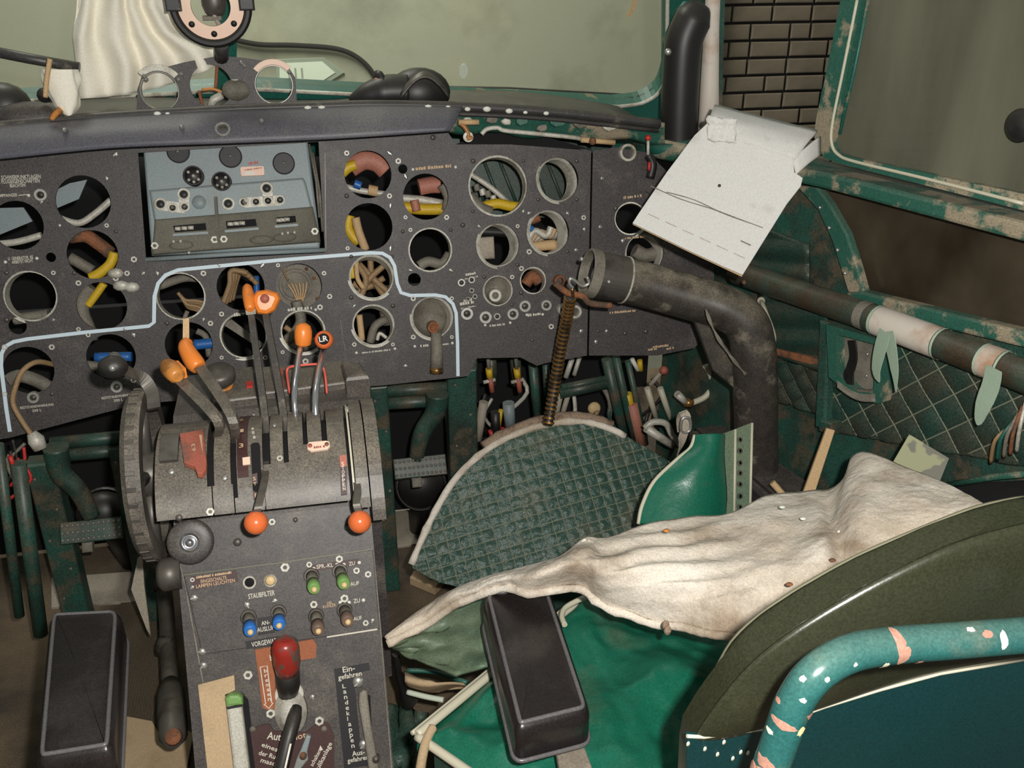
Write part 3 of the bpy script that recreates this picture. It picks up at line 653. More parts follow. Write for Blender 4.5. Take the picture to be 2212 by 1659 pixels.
for pts in ([(374, 488), (444, 482), (446, 497), (378, 502)], [(488, 478), (552, 473), (555, 488), (490, 494)], [(596, 470), (638, 466), (640, 480), (598, 484)]):
    o = MB().prism(RAD, rl(pts, .013), .012, .0142).build('slot', 'void', rad)
    x0, y0 = pts[0]; x1 = pts[1][0]
    for k in range(3):
        x = x0 + (x1-x0)*(.12 + .2*k); MB().tube([RAD.pt(x-4, y0+6-k, .017), RAD.pt(x+8, y0+6-k, .017)], .0035, 8).build('switch_nib', 'white_metal', o)
    MB().strip([RAD.pt(pts[3][0]-4, pts[3][1]+6, .013), RAD.pt(pts[2][0]+4, pts[2][1]+6, .013)], .002, RAD.n*.003).build('slot_rail', 'radio_blue', rad)
for x, y in ((335, 531), (680, 500), (464, 518), (484, 517)): inst(NUT, 'screw', rad, RAD, RAD.pt(x, y, .013), 0, 1.25)
for x, y in ((392, 530), (565, 518), (615, 513)):
    MB().lathe(RAD.at(RAD.pt(x, y, .013)), 0, 0, [(.017, -.001), (.017, .001), (.012, .003), (0, .003)], 20, 1.2, .45).build('thumb_wheel', 'radio_dust', rad)
for x, y in ((375, 522), (390, 521), (610, 505), (622, 503), (636, 502), (408, 546)): MB().ball(RAD.pt(x, y, .016), .0028, 8).build('switch_nib', 'white_metal', rad)
for a, b in (((668, 312), (690, 470)), ((676, 330), (697, 500))): MB().tube([RAD.pt(*a, .004), RAD.pt((a[0]+b[0])/2+4, (a[1]+b[1])/2, .01), RAD.pt(*b, .006)], .0022, 6).build('side_wire', 'grey_cast', rad)
MB().tube([PAN.pt(314, 561, .003), PAN.pt(506, 549, .003), PAN.pt(704, 540, .003)], .004, 8).build('lower_rail', 'radio_blue', rad)
# ================================================================== centre pedestal
XL, XR = -.216, .040
YZ = Fr((0, 0, 0), (1, 0, 0))                      # u = +Y, v = +Z, w = X
ped = thing('throttle_pedestal', 'dark grey centre pedestal with slotted throttle drum and sloping switch face', 'pedestal', (-.088, 1.1, 0))
k64 = math.tan(math.radians(64)); cy = lambda z: 1.03 + (z-.42)/k64
MB().prism(YZ, [(cy(0), 0), (cy(.605), .605), (1.17, .66), (1.25, .702), (1.38, .705), (1.42, .64), (1.42, 0)], XL, XR, 0).build('pedestal_body', 'pedestal_low', ped)
DC = V((0, 1.150, .611)); DR = .115
def drum(px, py, R=DR):                            # where a pixel's ray meets the throttle drum: (x, angle)
    d = ray(px, py); a = d.y*d.y + d.z*d.z; oy, oz = CAM.y-DC.y, CAM.z-DC.z
    b = 2*(oy*d.y + oz*d.z); c = oy*oy + oz*oz - R*R; q = b*b - 4*a*c
    t = (-b - math.sqrt(max(q, 0)))/(2*a); p = CAM + d*t
    return p.x, math.atan2(p.z-DC.z, -(p.y-DC.y))
def dpt(x, ph, R=DR): return V((x, DC.y - math.cos(ph)*R, DC.z + math.sin(ph)*R))
def sector(x0, x1, p0, p1, R0, R1, n=18, C=None):
    mb = MB(); vs = []; o = V((0, 0, 0)) if C is None else V(C) - DC
    for i in range(n+1):
        ph = p0 + (p1-p0)*i/n
        for x, R in ((x0, R1), (x1, R1), (x1, R0), (x0, R0)): vs.append(dpt(x, ph, R) + V((0, o.y, o.z)))
    fs = [(i*4+j, i*4+4+j, i*4+4+(j+1) % 4, i*4+(j+1) % 4) for i in range(n) for j in range(4)] + [(0, 1, 2, 3), (n*4+3, n*4+2, n*4+1, n*4)]
    return mb.add(vs, fs)
rad_ = math.radians
sector(XL+.002, XR-.002, rad_(27), rad_(165), .02, DR-.014, 24).build('drum_core', 'void', ped)
segs = [(338, 447, 'pedestal', 150), (462, 497, 'pedestal', 140), (510, 566, 'pedestal', 140), (583, 611, 'pedestal', 140), (622, 655, 'pedestal', 140), (665, 696, 'pedestal', 140), (708, 747, 'pedestal', 140)]
for a, b, m, top in segs: sector(drum(a, 960)[0], drum(b, 960)[0], rad_(27), rad_(top), DR-.012, DR).build('drum_plate', m, ped)
phe = drum(600, 1036)[1]
xs = [drum(338, 960)[0], drum(457, 960)[0], drum(502, 960)[0], drum(566, 960)[0], drum(747, 960)[0]]
for i in range(4): sector(xs[i]+.0007, xs[i+1]-.0007, rad_(25), (phe, phe, drum(600, 1066)[1], drum(600, 1002)[1])[i], DR-.011, DR+.0015).build('drum_apron', 'pedestal', ped)
sector(drum(650, 960)[0], drum(747, 960)[0], rad_(26), drum(690, 958)[1], DR-.011, DR+.001).build('drum_apron', 'pedestal', ped)
MB().prism(Fr(dpt(0, drum(560, 1010)[1]), V((0, -math.cos(drum(560, 1010)[1]), math.sin(drum(560, 1010)[1])))), rrect(drum(553, 1010)[0]-.005, drum(553, 1010)[0]+.006, -.032, .034, .004), -.004, .0016).build('lever_slot', 'void', ped)
# right cheek
sector(.022, .038, rad_(20), rad_(128), DR-.02, DR+.006).build('drum_cheek', 'pedestal', ped)
sector(.0395, .056, rad_(12), rad_(130), .02, DR+.010).build('side_cheek', 'pedestal', ped)
sector(.018, .0205, rad_(22), rad_(120), DR-.01, DR+.004).build('cheek_strip', 'piping', ped)
MB().prism(YZ, [(1.12, .30), (1.40, .30), (1.40, .68), (1.22, .69), (1.12, .62)], .040, .054).build('side_box', 'pedestal_low', ped)
def dfr(px, py, R=DR):
    x, ph = drum(px, py, R); return Fr(dpt(x, ph, R), V((0, -math.cos(ph), math.sin(ph))))
for x, y, m, s in ((473, 912, SCREW, .8), (486, 1033, SCREW, .9), (593, 921, SCREW, .7), (545, 860, SCREW, .7), (605, 992, NUT, .8), (371, 1020, SCREW, 1.0), (404, 999, SCREWD, 1), (455, 1105, NUT, 1), (387, 1118, SCREWD, 1), (757, 888, NUT, 1.4)):
    f = dfr(x, y); inst(m, 'screw', ped, f, f.o + f.n*.0008, 1.0, s)
# red tag, drum dial and labels on the left plate
f = dfr(420, 950, DR+.002)
MB().prism(f, [(f.loc(x, y)[0], f.loc(x, y)[1]) for x, y in ((388, 940), (440, 930), (447, 1000), (446, 1015), (438, 1027), (427, 1026), (420, 1010), (398, 1002))], -.004, .003, .001).build('red_tag', 'red_plate', ped)
MB().prism(f, f.locs([(431, 944), (437, 944), (439, 985)]), .003, .0036).build('arrow_mark', 'print_tan', ped); text('63', f, (423, 974), (421, 958), 8, 'print_tan', ped, .0036)
xa = drum(347, 975)[0]; xb = drum(386, 975)[0]
sector(xa, xb, drum(360, 1000)[1], drum(360, 945)[1], DR-.004, DR+.006, 10).build('dial_cover', 'steel_dark', ped)
sector(drum(512, 980)[0], drum(535, 980)[0], drum(540, 1030)[1], drum(520, 885)[1], DR-.002, DR+.0012).build('scale_strip', 'brown_plate', ped)
for s, y in (('2', 905), ('1', 930), ('3', 963)):
    g = dfr(520, y, DR+.002); text(s, g, (516, y+4), (526, y+3), 12, 'print_tan', ped, .0008)
g = dfr(532, 995, DR+.0016); MB().prism(g, g.locs([(524, 990), (540, 988), (541, 1004), (525, 1006)]), 0, .002).build('scale_tab', 'ring_pale', ped)
g = dfr(552, 1050, DR+.0016); MB().prism(g, g.locs([(545, 1025), (556, 1022), (558, 1078), (548, 1080)]), -.002, .002).build('stop_plate', 'brown_plate', ped); stack('STOP', g, (547, 1038), (551, 1074), 8, 'print_tan', ped, .0024)
g = dfr(741, 1026, DR+.003); MB().prism(g, g.locs([(733, 985), (748, 983), (750, 1068), (737, 1070)]), -.002, .002).build('stop_plate', 'brown_plate', ped); stack('STOPPEN', g, (738, 1006), (741, 1060), 8, 'print', ped, .0030)
MB().prism(g, g.locs([(733, 985), (748, 983), (749, 1008), (735, 1010)]), .002, .0026).build('stop_plate_end', 'red_plate', ped)
g = dfr(688, 966, DR+.004)
MB().prism(g, [tuple(q) for q in g.locs([(664, 961), (668, 956), (705, 953), (712, 956), (713, 965), (708, 971), (672, 976), (664, 971)])], -.002, .002, .0008).build('name_plate', 'ring_pale', ped); smudge(g, (678, 969), (702, 966), 7, 'red_plate', ped, .0024)
for x in (670, 706): MB().lathe(g, *g.loc(x, 965 if x < 690 else 962), [(.0028, .001), (.0028, .0034), (0, .0036)], 10).build('rivet', 'red_plate', ped)
# chipped paint on the plates
for x, y, sx in ((625, 892, 12), (640, 905, 8), (632, 925, 8), (640, 920, 6), (628, 930, 5), (547, 935, 7), (549, 945, 6), (546, 926, 5)):
    g = dfr(x, y, DR+.0003); MB().prism(g, [(math.cos(i)*.0026*sx/8*random.uniform(.7, 1.3), math.sin(i)*.0036*sx/8*random.uniform(.7, 1.3)) for i in [j*.8 for j in range(8)]], -.001, .0008).build('paint_chip', 'white_metal' if x < 600 else 'grey_cast', ped)
# top behind the drum
TOPF = Fr((0, 1.3, .704), (0, 0, 1), (0, 1, 0))
MB().prism(TOPF, TOPF.locs([(560, 805), (742, 790), (748, 838), (566, 862)]), -.01, .010, .003).build('rear_block', 'pedestal', ped)
MB().prism(TOPF, TOPF.locs([(452, 815), (548, 806), (556, 872), (462, 884)]), -.01, .012, .003).build('rear_block', 'pedestal', ped)
MB().prism(TOPF, TOPF.locs([(740, 820), (782, 818), (800, 850), (750, 856)]), -.01, .03, .006).build('rear_block', 'pedestal', ped)
MB().prism(TOPF, TOPF.locs([(532, 826), (546, 825), (546, 836), (533, 837)], .013), .011, .0145).build('warning_tag', 'red_bit', ped)
MB().prism(TOPF, TOPF.locs([(600, 800), (612, 799), (614, 842), (604, 843)], .011), .009, .014).build('red_strip', 'red_plate', ped)
f = Fr(ypt(476, 824, 1.30), (0, -.25, 1), (0, 1, 0))
MB().lathe(f, 0, 0, [(.014, -.03), (.014, .0), (.022, .004), (.023, .016), (.019, .021), (0, .022)], 18).build('rotary_knob', 'steel_dark', ped); MB().lathe(f, 0, 0, [(.0165, -.014), (.0165, -.004)], 18).build('knob_collar', 'amber', ped)
# guard wire round the two right levers
MB().tube(cr([TOPF.pt(x, y, w) for x, y, w in ((626, 850, .012), (622, 825, .03), (620, 800, .05), (630, 792, .052), (660, 788, .052), (686, 787, .052), (698, 795, .05), (703, 815, .035), (706, 850, .012))], 5), .0018, 6).build('guard_wire', 'pink_wire', ped)
# ---------------------------------------------------------------- levers
def lever(label, base, knob_px, yk, mid=None, r=.0048, group=None, flat=True):
    bx, bph = drum(*base, DR-.006); B = dpt(bx, bph, DR-.02); K = ypt(*knob_px, yk)
    t = thing('throttle_lever', label, 'lever', B, group or 'levers on the throttle drum')
    pts = [B] + ([ypt(*mid[:2], mid[2])] if mid else []) + [K]
    return t, cr(pts, 6), K, (pts[-1]-pts[-2]).normalized()
def bar(pts, w, th, name, m, par):                 # flat lever arm
    mb = MB(); vs = []; n = len(pts)
    for p in pts:
        for sx, sy in ((-1, -1), (1, -1), (1, 1), (-1, 1)): vs.append(p + V((sx*th, 0, 0)) + (V((0, -.45, -.0)) + V((0, 0, .0)))*sy*w)
    fs = [(i*4+j, i*4+(j+1) % 4, i*4+4+(j+1) % 4, i*4+4+j) for i in range(n-1) for j in range(4)] + [(3, 2, 1, 0), tuple((n-1)*4+j for j in range(4))]
    return mb.add(vs, fs).build(name, m, par)
def knob_oval(K, ax, l, r, m, par, name='knob'):
    f = Fr(K, ax, (1, 0, 0) if abs(ax.x) < .8 else (0, 1, 0))
    return MB().lathe(f, 0, 0, [(r*.55, -l), (r*.9, -l*.8), (r, -l*.2), (r, l*.3), (r*.82, l*.75), (r*.4, l*.97), (0, l)], 16).build(name, m, par), f
t, p, K, ax = lever('long grey lever with a chipped amber knob, leftmost on the drum', (462, 925), (384, 816), 1.20, (470, 905, 1.085))
bar(p, .016, .0055, 'arm', 'pedestal', t); o, f = knob_oval(ypt(371, 800, 1.205), ax, .022, .0125, 'amber', t); MB().box(f, -.007, .007, .004, .013, -.018, .012, .003).build('knob_facet', 'orange', o)
t, p, K, ax = lever('long grey lever with a bent orange paddle knob, second from the left', (505, 935), (430, 790), 1.25, (500, 895, 1.10))
bar(p, .016, .0055, 'arm', 'pedestal', t)
q = cr([ypt(430, 795, 1.25), ypt(415, 775, 1.262), ypt(402, 750, 1.28), ypt(408, 735, 1.29)], 5)
MB().tube(q, [.010, .0115, .0125, .013, .013, .0128, .0124, .012, .0116, .0112, .0108, .0104, .0095, .0085, .0075, .005], 10).build('knob', 'orange', t)
MB().prism(Fr(ypt(398, 722, 1.30), (0, -1, .3)), [(-.004, -.018), (.005, -.018), (.009, .022), (.001, .022)], -.002, .002).build('tan_tag', 'tan_strip', t)
t, p, K, ax = lever('tall black lever with a thin orange paddle, left of the tall pair', (575, 930), (541, 668), 1.36, (568, 860, 1.21))
bar(p, .016, .0045, 'arm', 'black_paint', t); o, f = knob_oval(ypt(537, 642, 1.365), ax, .026, .0085, 'orange', t); MB().box(f, -.0095, -.005, -.007, .007, -.026, .018, .002).build('knob_edge', 'white_metal', o)
t, p, K, ax = lever('tall black lever with a pointed orange knob, right of the tall pair', (615, 930), (573, 672), 1.36, (608, 860, 1.21))
bar(p, .016, .0045, 'arm', 'black_paint', t)
f = Fr(ypt(575, 651, 1.365), (0, -1, .35))
o = MB().prism(f, [(-.019, -.004), (-.014, -.017), (0, -.020), (.012, -.014), (.021, .002), (.018, .011), (.004, .017), (-.012, .016), (-.018, .008)], -.012, .013, .007).build('knob', 'orange', t)
MB().lathe(f, -.001, .004, [(.007, .012), (.0065, .015), (0, .0155)], 14).build('knob_button', 'red_plate', o)
t, p, K, ax = lever('short bright lever with an orange knob, left of the wire guarded pair', (640, 905), (649, 748), 1.29, (636, 850, 1.19))
MB().tube(p, .0042, 10).build('arm', 'chrome', t); o, f = knob_oval(ypt(655, 723, 1.295), V((.1, .25, 1)).normalized(), .017, .0125, 'orange', t)
t, p, K, ax = lever('short bright lever with a round orange knob lettered LR', (682, 905), (697, 760), 1.29, (682, 850, 1.19))
MB().tube(p, .0048, 10).build('arm', 'chrome', t); f = Fr(ypt(700, 734, 1.29), V((-.05, -1, .42)))
o = MB().lathe(f, 0, 0, [(.005, -.016), (.0115, -.012), (.0135, -.003), (.013, .006), (.010, .011), (.0075, .012), (0, .012)], 22).build('knob', 'orange_ball', t); MB().lathe(f, 0, .001, [(.0082, .011), (.0082, .0135), (0, .0135)], 18).build('letter_disc', 'black_plate', o)
text('LR', f, (690, 739), (709, 736), 12, 'white_bit', o, .0139)
for x, y, yk, base, lab in ((553, 1129, 1.003, (570, 990), 'short lever with a glossy orange ball, left of the low pair'), (777, 1127, 1.010, (766, 1010), 'short lever with a glossy orange ball beside the right cheek')):
    bx, bph = drum(*base, DR); B = dpt(bx, bph, DR-.012); K = ypt(x, y, yk)
    t = thing('stop_lever', lab, 'lever', K, 'levers on the throttle drum')
    m_ = dpt(bx + .001, bph-.25, DR+.012); m2 = K + V((.006 if x < 700 else -.002, .012, .022))
    bar(cr([B, m_, m2, K + V((.001, .008, .008))], 6), .012, .0045, 'arm', 'steel_dark', t); MB().ball(K, .0143, 24).build('knob', 'orange_ball', t)
# ---------------------------------------------------------------- trim wheel
WC = V((0, 1.175, .655))
tw = thing('trim_wheel', 'large dark trim wheel on the left flank of the pedestal', 'wheel', (-.245, WC.y, WC.z-.13))
WF = Fr((-.2475, WC.y, WC.z), (-1, 0, 0))
MB().ring(WF, 0, 0, .092, .115, -.012, .012, 56, bev=.007).build('rim', 'pedestal', tw)
MB().lathe(WF, 0, 0, [(.03, -.028), (.03, .01), (.012, .03), (0, .03)], 20).build('hub', 'steel_dark', tw)
for a in range(0, 360, 90):
    c, s = math.cos(rad_(a+20)), math.sin(rad_(a+20)); MB().tube([WF.P(c*.02, s*.02, 0), WF.P(c*.1, s*.1, 0)], .009, 8).build('spoke', 'steel_dark', tw)
for a in range(0, 360, 10):
    c, s = math.cos(rad_(a)), math.sin(rad_(a)); f = Fr(WF.P(c*.115, s*.115, 0), WF.u*c + WF.v*s, (1, 0, 0)); MB().box(f, -.003, .003, -.006, .006, -.003, .001, .0008).build('grip_notch', 'steel_dark', tw)
h = [ypt(x, y, yy) for x, y, yy in ((334, 885, 1.155), (330, 852, 1.18), (312, 822, 1.19), (285, 808, 1.18), (262, 798, 1.17))]
MB().strip(cr(h, 6), .008, V((0, -.003, .004))).build('crank_arm', 'steel_dark', tw); MB().ball(ypt(244, 793, 1.165), .016, 16, 1.15, .9, .95).build('crank_knob', 'rubber', tw)
MB().lathe(Fr(ypt(243, 795, 1.149), (0, -1, .4)), 0, 0, [(.004, 0), (.004, .003), (0, .0035)], 10).build('crank_screw', 'alu', tw)
# ---------------------------------------------------------------- sloping switch face
def cl(pts, w=0): return CON.locs(pts, w)
MB().prism(CON, cl([(397, 1243), (806, 1187), (820, 1358), (437, 1414)], .002), -.002, .003, .001).build('switch_plate', 'pedestal_low', ped)
MB().strip([CON.pt(*p, .0032) for p in ((397, 1242), (600, 1216), (806, 1186))], .0006, CON.n*.0006).build('plate_edge', 'piping_olive', ped)
MB().strip([CON.pt(*p, .0032) for p in ((706, 1376), (815, 1359))], .0010, CON.n*.0008).build('plate_edge', 'print', ped)
for pts in ([(384, 1200), (400, 1262), (440, 1480), (460, 1659)], [(806, 1190), (822, 1360), (838, 1560), (846, 1659)]):
    MB().strip([CON.pt(*p, .0008) for p in pts], .0008, CON.n*.0012).build('worn_edge', 'grey_cast', ped)
f = CON.at(CON.pt(412, 1170)); MB().lathe(f, 0, 0, [(.030, -.002), (.030, .004), (.026, .007), (.0145, .007)], 28).build('lock_boss', 'pedestal_low', ped)
o = MB().lathe(f, 0, 0, [(.0125, .005), (.0125, .010), (.010, .012), (.008, .012), (.008, .010), (.005, .010), (.005, .013), (0, .013)], 24).build('lock_cylinder', 'chrome', ped)
inst(SCREWD, 'screw', ped, CON, CON.pt(513, 1171), 0, 1.3); inst(SCREWD, 'screw', ped, CON, CON.pt(751, 1139), 0, 1.2); inst(NUT, 'screw', ped, CON, CON.pt(588, 1127), 0, .9); inst(SCREWD, 'screw', ped, CON, CON.pt(638, 1123), 0, .8)
for x, y, s in ((420, 1291, 1.2), (437, 1407, 1.2), (440, 1437, 1.2), (616, 1225, 1.2), (534, 1306, 1.1), (594, 1297, .9), (678, 1305, 1.0), (733, 1207, 1.0), (770, 1232, .9), (795, 1240, .9), (744, 1292, 1.1), (790, 1345, .8), (805, 1340, .8), (416, 1268, .7), (416, 1252, .6), (668, 1219, .8), (585, 1540, 1.2), (690, 1556, 1.2), (675, 1505, .9), (536, 1457, 1.2)):
    inst(random.choice((SCREW, NUT)), 'screw', ped, CON, CON.pt(x, y, .003), random.random()*3, s)
for x, y in ((728, 1219), (743, 1219), (776, 1215), (678, 1228), (735, 1301), (754, 1301), (785, 1296)): MB().lathe(CON.at(CON.pt(x, y, .003)), 0, 0, [(.0026, 0), (.0024, .002), (0, .0024)], 10).build('rivet', 'white_bit', ped)
for x, y, m in ((539, 1258, 'void'), (584, 1254, 'lamp_tan')):
    f = CON.at(CON.pt(x, y, .003)); o = MB().ring(f, 0, 0, .0062, .0088, -.002, .003, 22, bev=.001).build('lamp_bezel', 'white_metal', ped); MB().lathe(f, 0, 0, [(.0065, -.001), (.0055, .001), (0, .0016)], 16).build('lamp_lens', m, o)
def plate(pts, m, nm, w=.0035, h=.0012): return MB().prism(CON, cl(pts, w), w-.002, w+h).build(nm, m, ped)
plate([(412, 1246), (510, 1232), (514, 1256), (416, 1274)], 'brown_plate', 'label_plate')
smudge(CON, (424, 1250), (500, 1239), 6, 'print_tan', ped, .0053); text('EINGESCHALTE', CON, (434, 1260), (490, 1251), 8, 'print_tan', ped, .0053); text('LAMPEN LEUCHTEN', CON, (424, 1271), (508, 1257), 8, 'print_tan', ped, .0053)
text('STAUBFILTER', CON, (537, 1294), (594, 1285), 11, 'print', ped, .0045); plate([(556, 1336), (590, 1330), (594, 1366), (558, 1372)], 'black_plate', 'label_plate')
text('AN-', CON, (565, 1351), (583, 1348), 9, 'print', ped, .0053); text('AUSLUFT', CON, (556, 1366), (598, 1359), 10, 'print', ped, .0053)
plate([(530, 1386), (602, 1374), (604, 1392), (533, 1402)], 'black_plate', 'label_plate'); text('VORGEWARMT', CON, (544, 1398), (612, 1386), 11, 'print', ped, .0053)
plate([(664, 1222), (775, 1207), (776, 1220), (668, 1235)], 'brown_plate', 'label_plate'); text('SPR.-KL', CON, (684, 1229), (720, 1224), 9, 'print', ped, .0053); text('ZU', CON, (754, 1222), (767, 1220), 8, 'print', ped, .0053)
text('AUF', CON, (757, 1266), (776, 1263), 8, 'print', ped, .0045); text('OEL', CON, (706, 1306), (718, 1304), 6, 'print_tan', ped, .0053); text('KUHLER', CON, (698, 1314), (726, 1309), 6, 'print_tan', ped, .0053); text('ZU', CON, (764, 1303), (778, 1301), 9, 'print', ped, .0045); text('AUF', CON, (764, 1341), (782, 1338), 8, 'print', ped, .0045)
def switch(bx, by, tx, ty, m):
    a = CON.pt(bx, by, .003); b = CON.pt(tx, ty, .034); d_ = (b-a).normalized(); f = CON.at(a)
    o = MB().ring(f, 0, 0, .006, .0105, -.001, .004, 20, bev=.001).build('toggle_switch', 'steel_dark', ped)
    MB().tube([a, a.lerp(b, .35), a.lerp(b, .55)], [.0085, .0075, .007], 14).build('switch_collar', 'grey_cast', o)
    MB().tube([a.lerp(b, .45), a.lerp(b, .8), a.lerp(b, .98)], [.0078, .0088, .0072], 14).build('switch_cap', m, o); MB().ball(a.lerp(b, .99), .0042, 10).build('switch_tip', 'lamp_tan', o)
for s in ((673, 1243, 679, 1274, 'switch_green'), (734, 1233, 744, 1264, 'switch_green'), (537, 1333, 541, 1366, 'switch_blue'), (602, 1322, 603, 1352, 'switch_blue'), (683, 1330, 688, 1364, 'switch_brown'), (744, 1317, 752, 1344, 'switch_brown')): switch(*s)
# brake lever and its plate
plate([(551, 1403), (676, 1380), (684, 1392), (682, 1420), (604, 1434), (592, 1445), (598, 1524), (586, 1536), (567, 1528)], 'brake_plate', 'brake_label', .001, .0015)
text('br', CON, (584, 1427), (598, 1424), 12, 'print', ped, .003); text('n', CON, (641, 1420), (649, 1418), 8, 'print', ped, .003)
for i, ch in enumerate('bremsen'): text(ch, CON, (570.5 + i*1.4, 1453 + i*10.2), (577 + i*1.4, 1452 + i*10.2), 8 if ch == 'b' else 6, 'print', ped, .003)
MB().strip([CON.pt(*p, .0026) for p in ((562, 1441), (577, 1438), (587, 1518), (590, 1518), (581, 1530), (570, 1521), (574, 1521), (562, 1441))], .0006, CON.n*.0005).build('arrow_outline', 'print', ped)
br = thing('brake_lever', 'stubby brake lever with a scuffed red grip on the pedestal', 'lever', CON.pt(622, 1500, 0))
MB().tube([CON.pt(x, y, w) for x, y, w in ((622, 1500, 0), (623, 1480, .012), (621, 1440, .034))], [.013, .0155, .015], 14).build('stem', 'rubber', br)
MB().tube([CON.pt(x, y, w) for x, y, w in ((621, 1448, .03), (620, 1432, .038), (617, 1400, .052), (616, 1388, .056), (616, 1380, .058))], [.0155, .0175, .0175, .0155, .009], 16).build('grip', 'red_knob', br)
f = CON.at(CON.pt(625, 1500)); MB().ring(f, 0, 0, .012, .019, -.001, .004, 22, bev=.001).build('socket_ring', 'white_metal', br)
# flap lever
plate([(722, 1446), (796, 1432), (800, 1446), (764, 1456), (782, 1640), (800, 1636), (802, 1652), (744, 1660)], 'black_plate', 'flap_label', .001, .0015)
text('Ein-', CON, (741, 1453), (767, 1448), 12, 'print', ped, .003); text('gefahren', CON, (731, 1469), (782, 1459), 11, 'print', ped, .003)
for i, ch in enumerate('Landeklappen'): text(ch, CON, (740 + i*1.75, 1487 + i*11.7), ((747 if ch != 'l' else 741.6) + i*1.75, (1486 if ch != 'l' else 1486.8) + i*11.7), 9 if ch in 'Ldkl' else 7, 'print', ped, .003)
text('Aus-', CON, (761, 1634), (788, 1629), 11, 'print', ped, .003); text('gefahren', CON, (751, 1648), (796, 1640), 10, 'print', ped, .003)
fl = thing('flap_lever', 'flat grey flap lever on the right of the pedestal face', 'lever', CON.pt(800, 1659, 0))
MB().prism(CON, cl([(776, 1496), (784, 1489), (793, 1492), (801, 1560), (812, 1620), (824, 1690), (800, 1690), (786, 1590), (774, 1520)], .012), .008, .016, .003).build('arm', 'grey_cast', fl)
MB().prism(CON, cl([(793, 1500), (800, 1504), (803, 1572), (799, 1576)], .002), 0, .0016).build('slot', 'void', ped); MB().lathe(CON.at(CON.pt(812, 1640, .016)), 0, 0, [(.005, -.01), (.005, .002), (0, .003)], 12).build('pivot_bolt', 'steel_dark', fl)
for x, y, s in ((774, 1472, 1.8), (786, 1607, 1.6)): inst(SCREW, 'screw', ped, CON, CON.pt(x, y, .002), .6, s)
# left tan plate with a green tipped handle
plate([(428, 1479), (506, 1458), (508, 1490), (486, 1500), (505, 1600), (520, 1720), (455, 1720)], 'card_tan', 'tan_plate', .001, .0015)
gh = thing('green_tip_handle', 'pale metal slide handle with a green tip in its slot', 'handle', CON.pt(520, 1659, 0))
MB().prism(CON, cl([(481, 1510), (490, 1498), (522, 1497), (536, 1512), (560, 1720), (505, 1720)], .002), -.001, .0018).build('slot', 'void', ped)
MB().prism(CON, cl([(488, 1522), (522, 1518), (543, 1690), (508, 1690)], .012), .003, .016, .004).build('grip', 'white_metal', gh)
MB().prism(CON, cl([(486, 1508), (496, 1500), (516, 1499), (524, 1507), (525, 1522), (489, 1526)], .014), .003, .018, .004).build('tip', 'switch_green', gh); MB().prism(CON, cl([(489, 1527), (522, 1522), (523, 1526), (491, 1532)], .016), .003, .0175).build('tip_band', 'black_plate', gh)
# autopilot plate with its lever
plate([(540, 1574), (580, 1562), (592, 1578), (660, 1582), (690, 1556), (710, 1562), (722, 1590), (722, 1720), (560, 1720)], 'brown_plate', 'autopilot_label', .001, .0015)
text('Aut', CON, (576, 1596), (606, 1600), 16, 'print', ped, .003); text('lot', CON, (640, 1598), (662, 1593), 13, 'print_tan', ped, .003); text('eines', CON, (564, 1612), (598, 1624), 9, 'print', ped, .003); text('der Ruder-', CON, (558, 1630), (616, 1646), 10, 'print', ped, .003); text('maschine', CON, (562, 1646), (620, 1662), 10, 'print', ped, .003)
text('schalten', CON, (676, 1656), (694, 1622), 9, 'print', ped, .003); text('ulikanlage', CON, (690, 1662), (718, 1606), 10, 'print', ped, .003)
MB().prism(CON, cl([(688, 1622), (692, 1610), (698, 1620)], .003), .002, .003).build('arrow_mark', 'print', ped)
for x, y in ((546, 1574), (700, 1574)): MB().lathe(CON.at(CON.pt(x, y, .002)), 0, 0, [(.004, 0), (.004, .002), (0, .0026)], 12).build('rivet', 'grey_cast', ped)
al = thing('autopilot_lever', 'glossy black lever on a silver swivel at the foot of the pedestal face', 'lever', CON.pt(625, 1545, 0))
f = CON.at(CON.pt(628, 1535)); MB().lathe(f, 0, 0, [(.028, 0), (.026, .006), (.016, .016), (.012, .024), (0, .027)], 24, .8, 1.15).build('swivel', 'white_metal', al)
MB().tube([CON.pt(x, y, w) for x, y, w in ((640, 1530, .02), (636, 1550, .034), (622, 1600, .042), (606, 1668, .05), (596, 1700, .05))], [.0075, .0095, .0095, .0095, .009], 14).build('arm', 'rubber', al)
MB().strip([CON.pt(x, y, w) for x, y, w in ((628, 1606, .0515), (614, 1668, .0595))], .0012, CON.n*.0006).build('highlight_stripe', 'white_metal', al)
sl = thing('selector_lever', 'small pale blue selector lever on the brown plate', 'lever', CON.pt(655, 1625, 0))
MB().prism(CON, cl([(662, 1586), (672, 1590), (664, 1622), (666, 1640), (650, 1660), (634, 1700), (622, 1700), (640, 1640), (650, 1618)], .008), .002, .011, .002).build('arm', 'radio_blue', sl); MB().lathe(CON.at(CON.pt(655, 1632, .011)), 0, 0, [(.005, -.004), (.005, .003), (0, .004)], 12).build('pivot_bolt', 'rusty', sl)
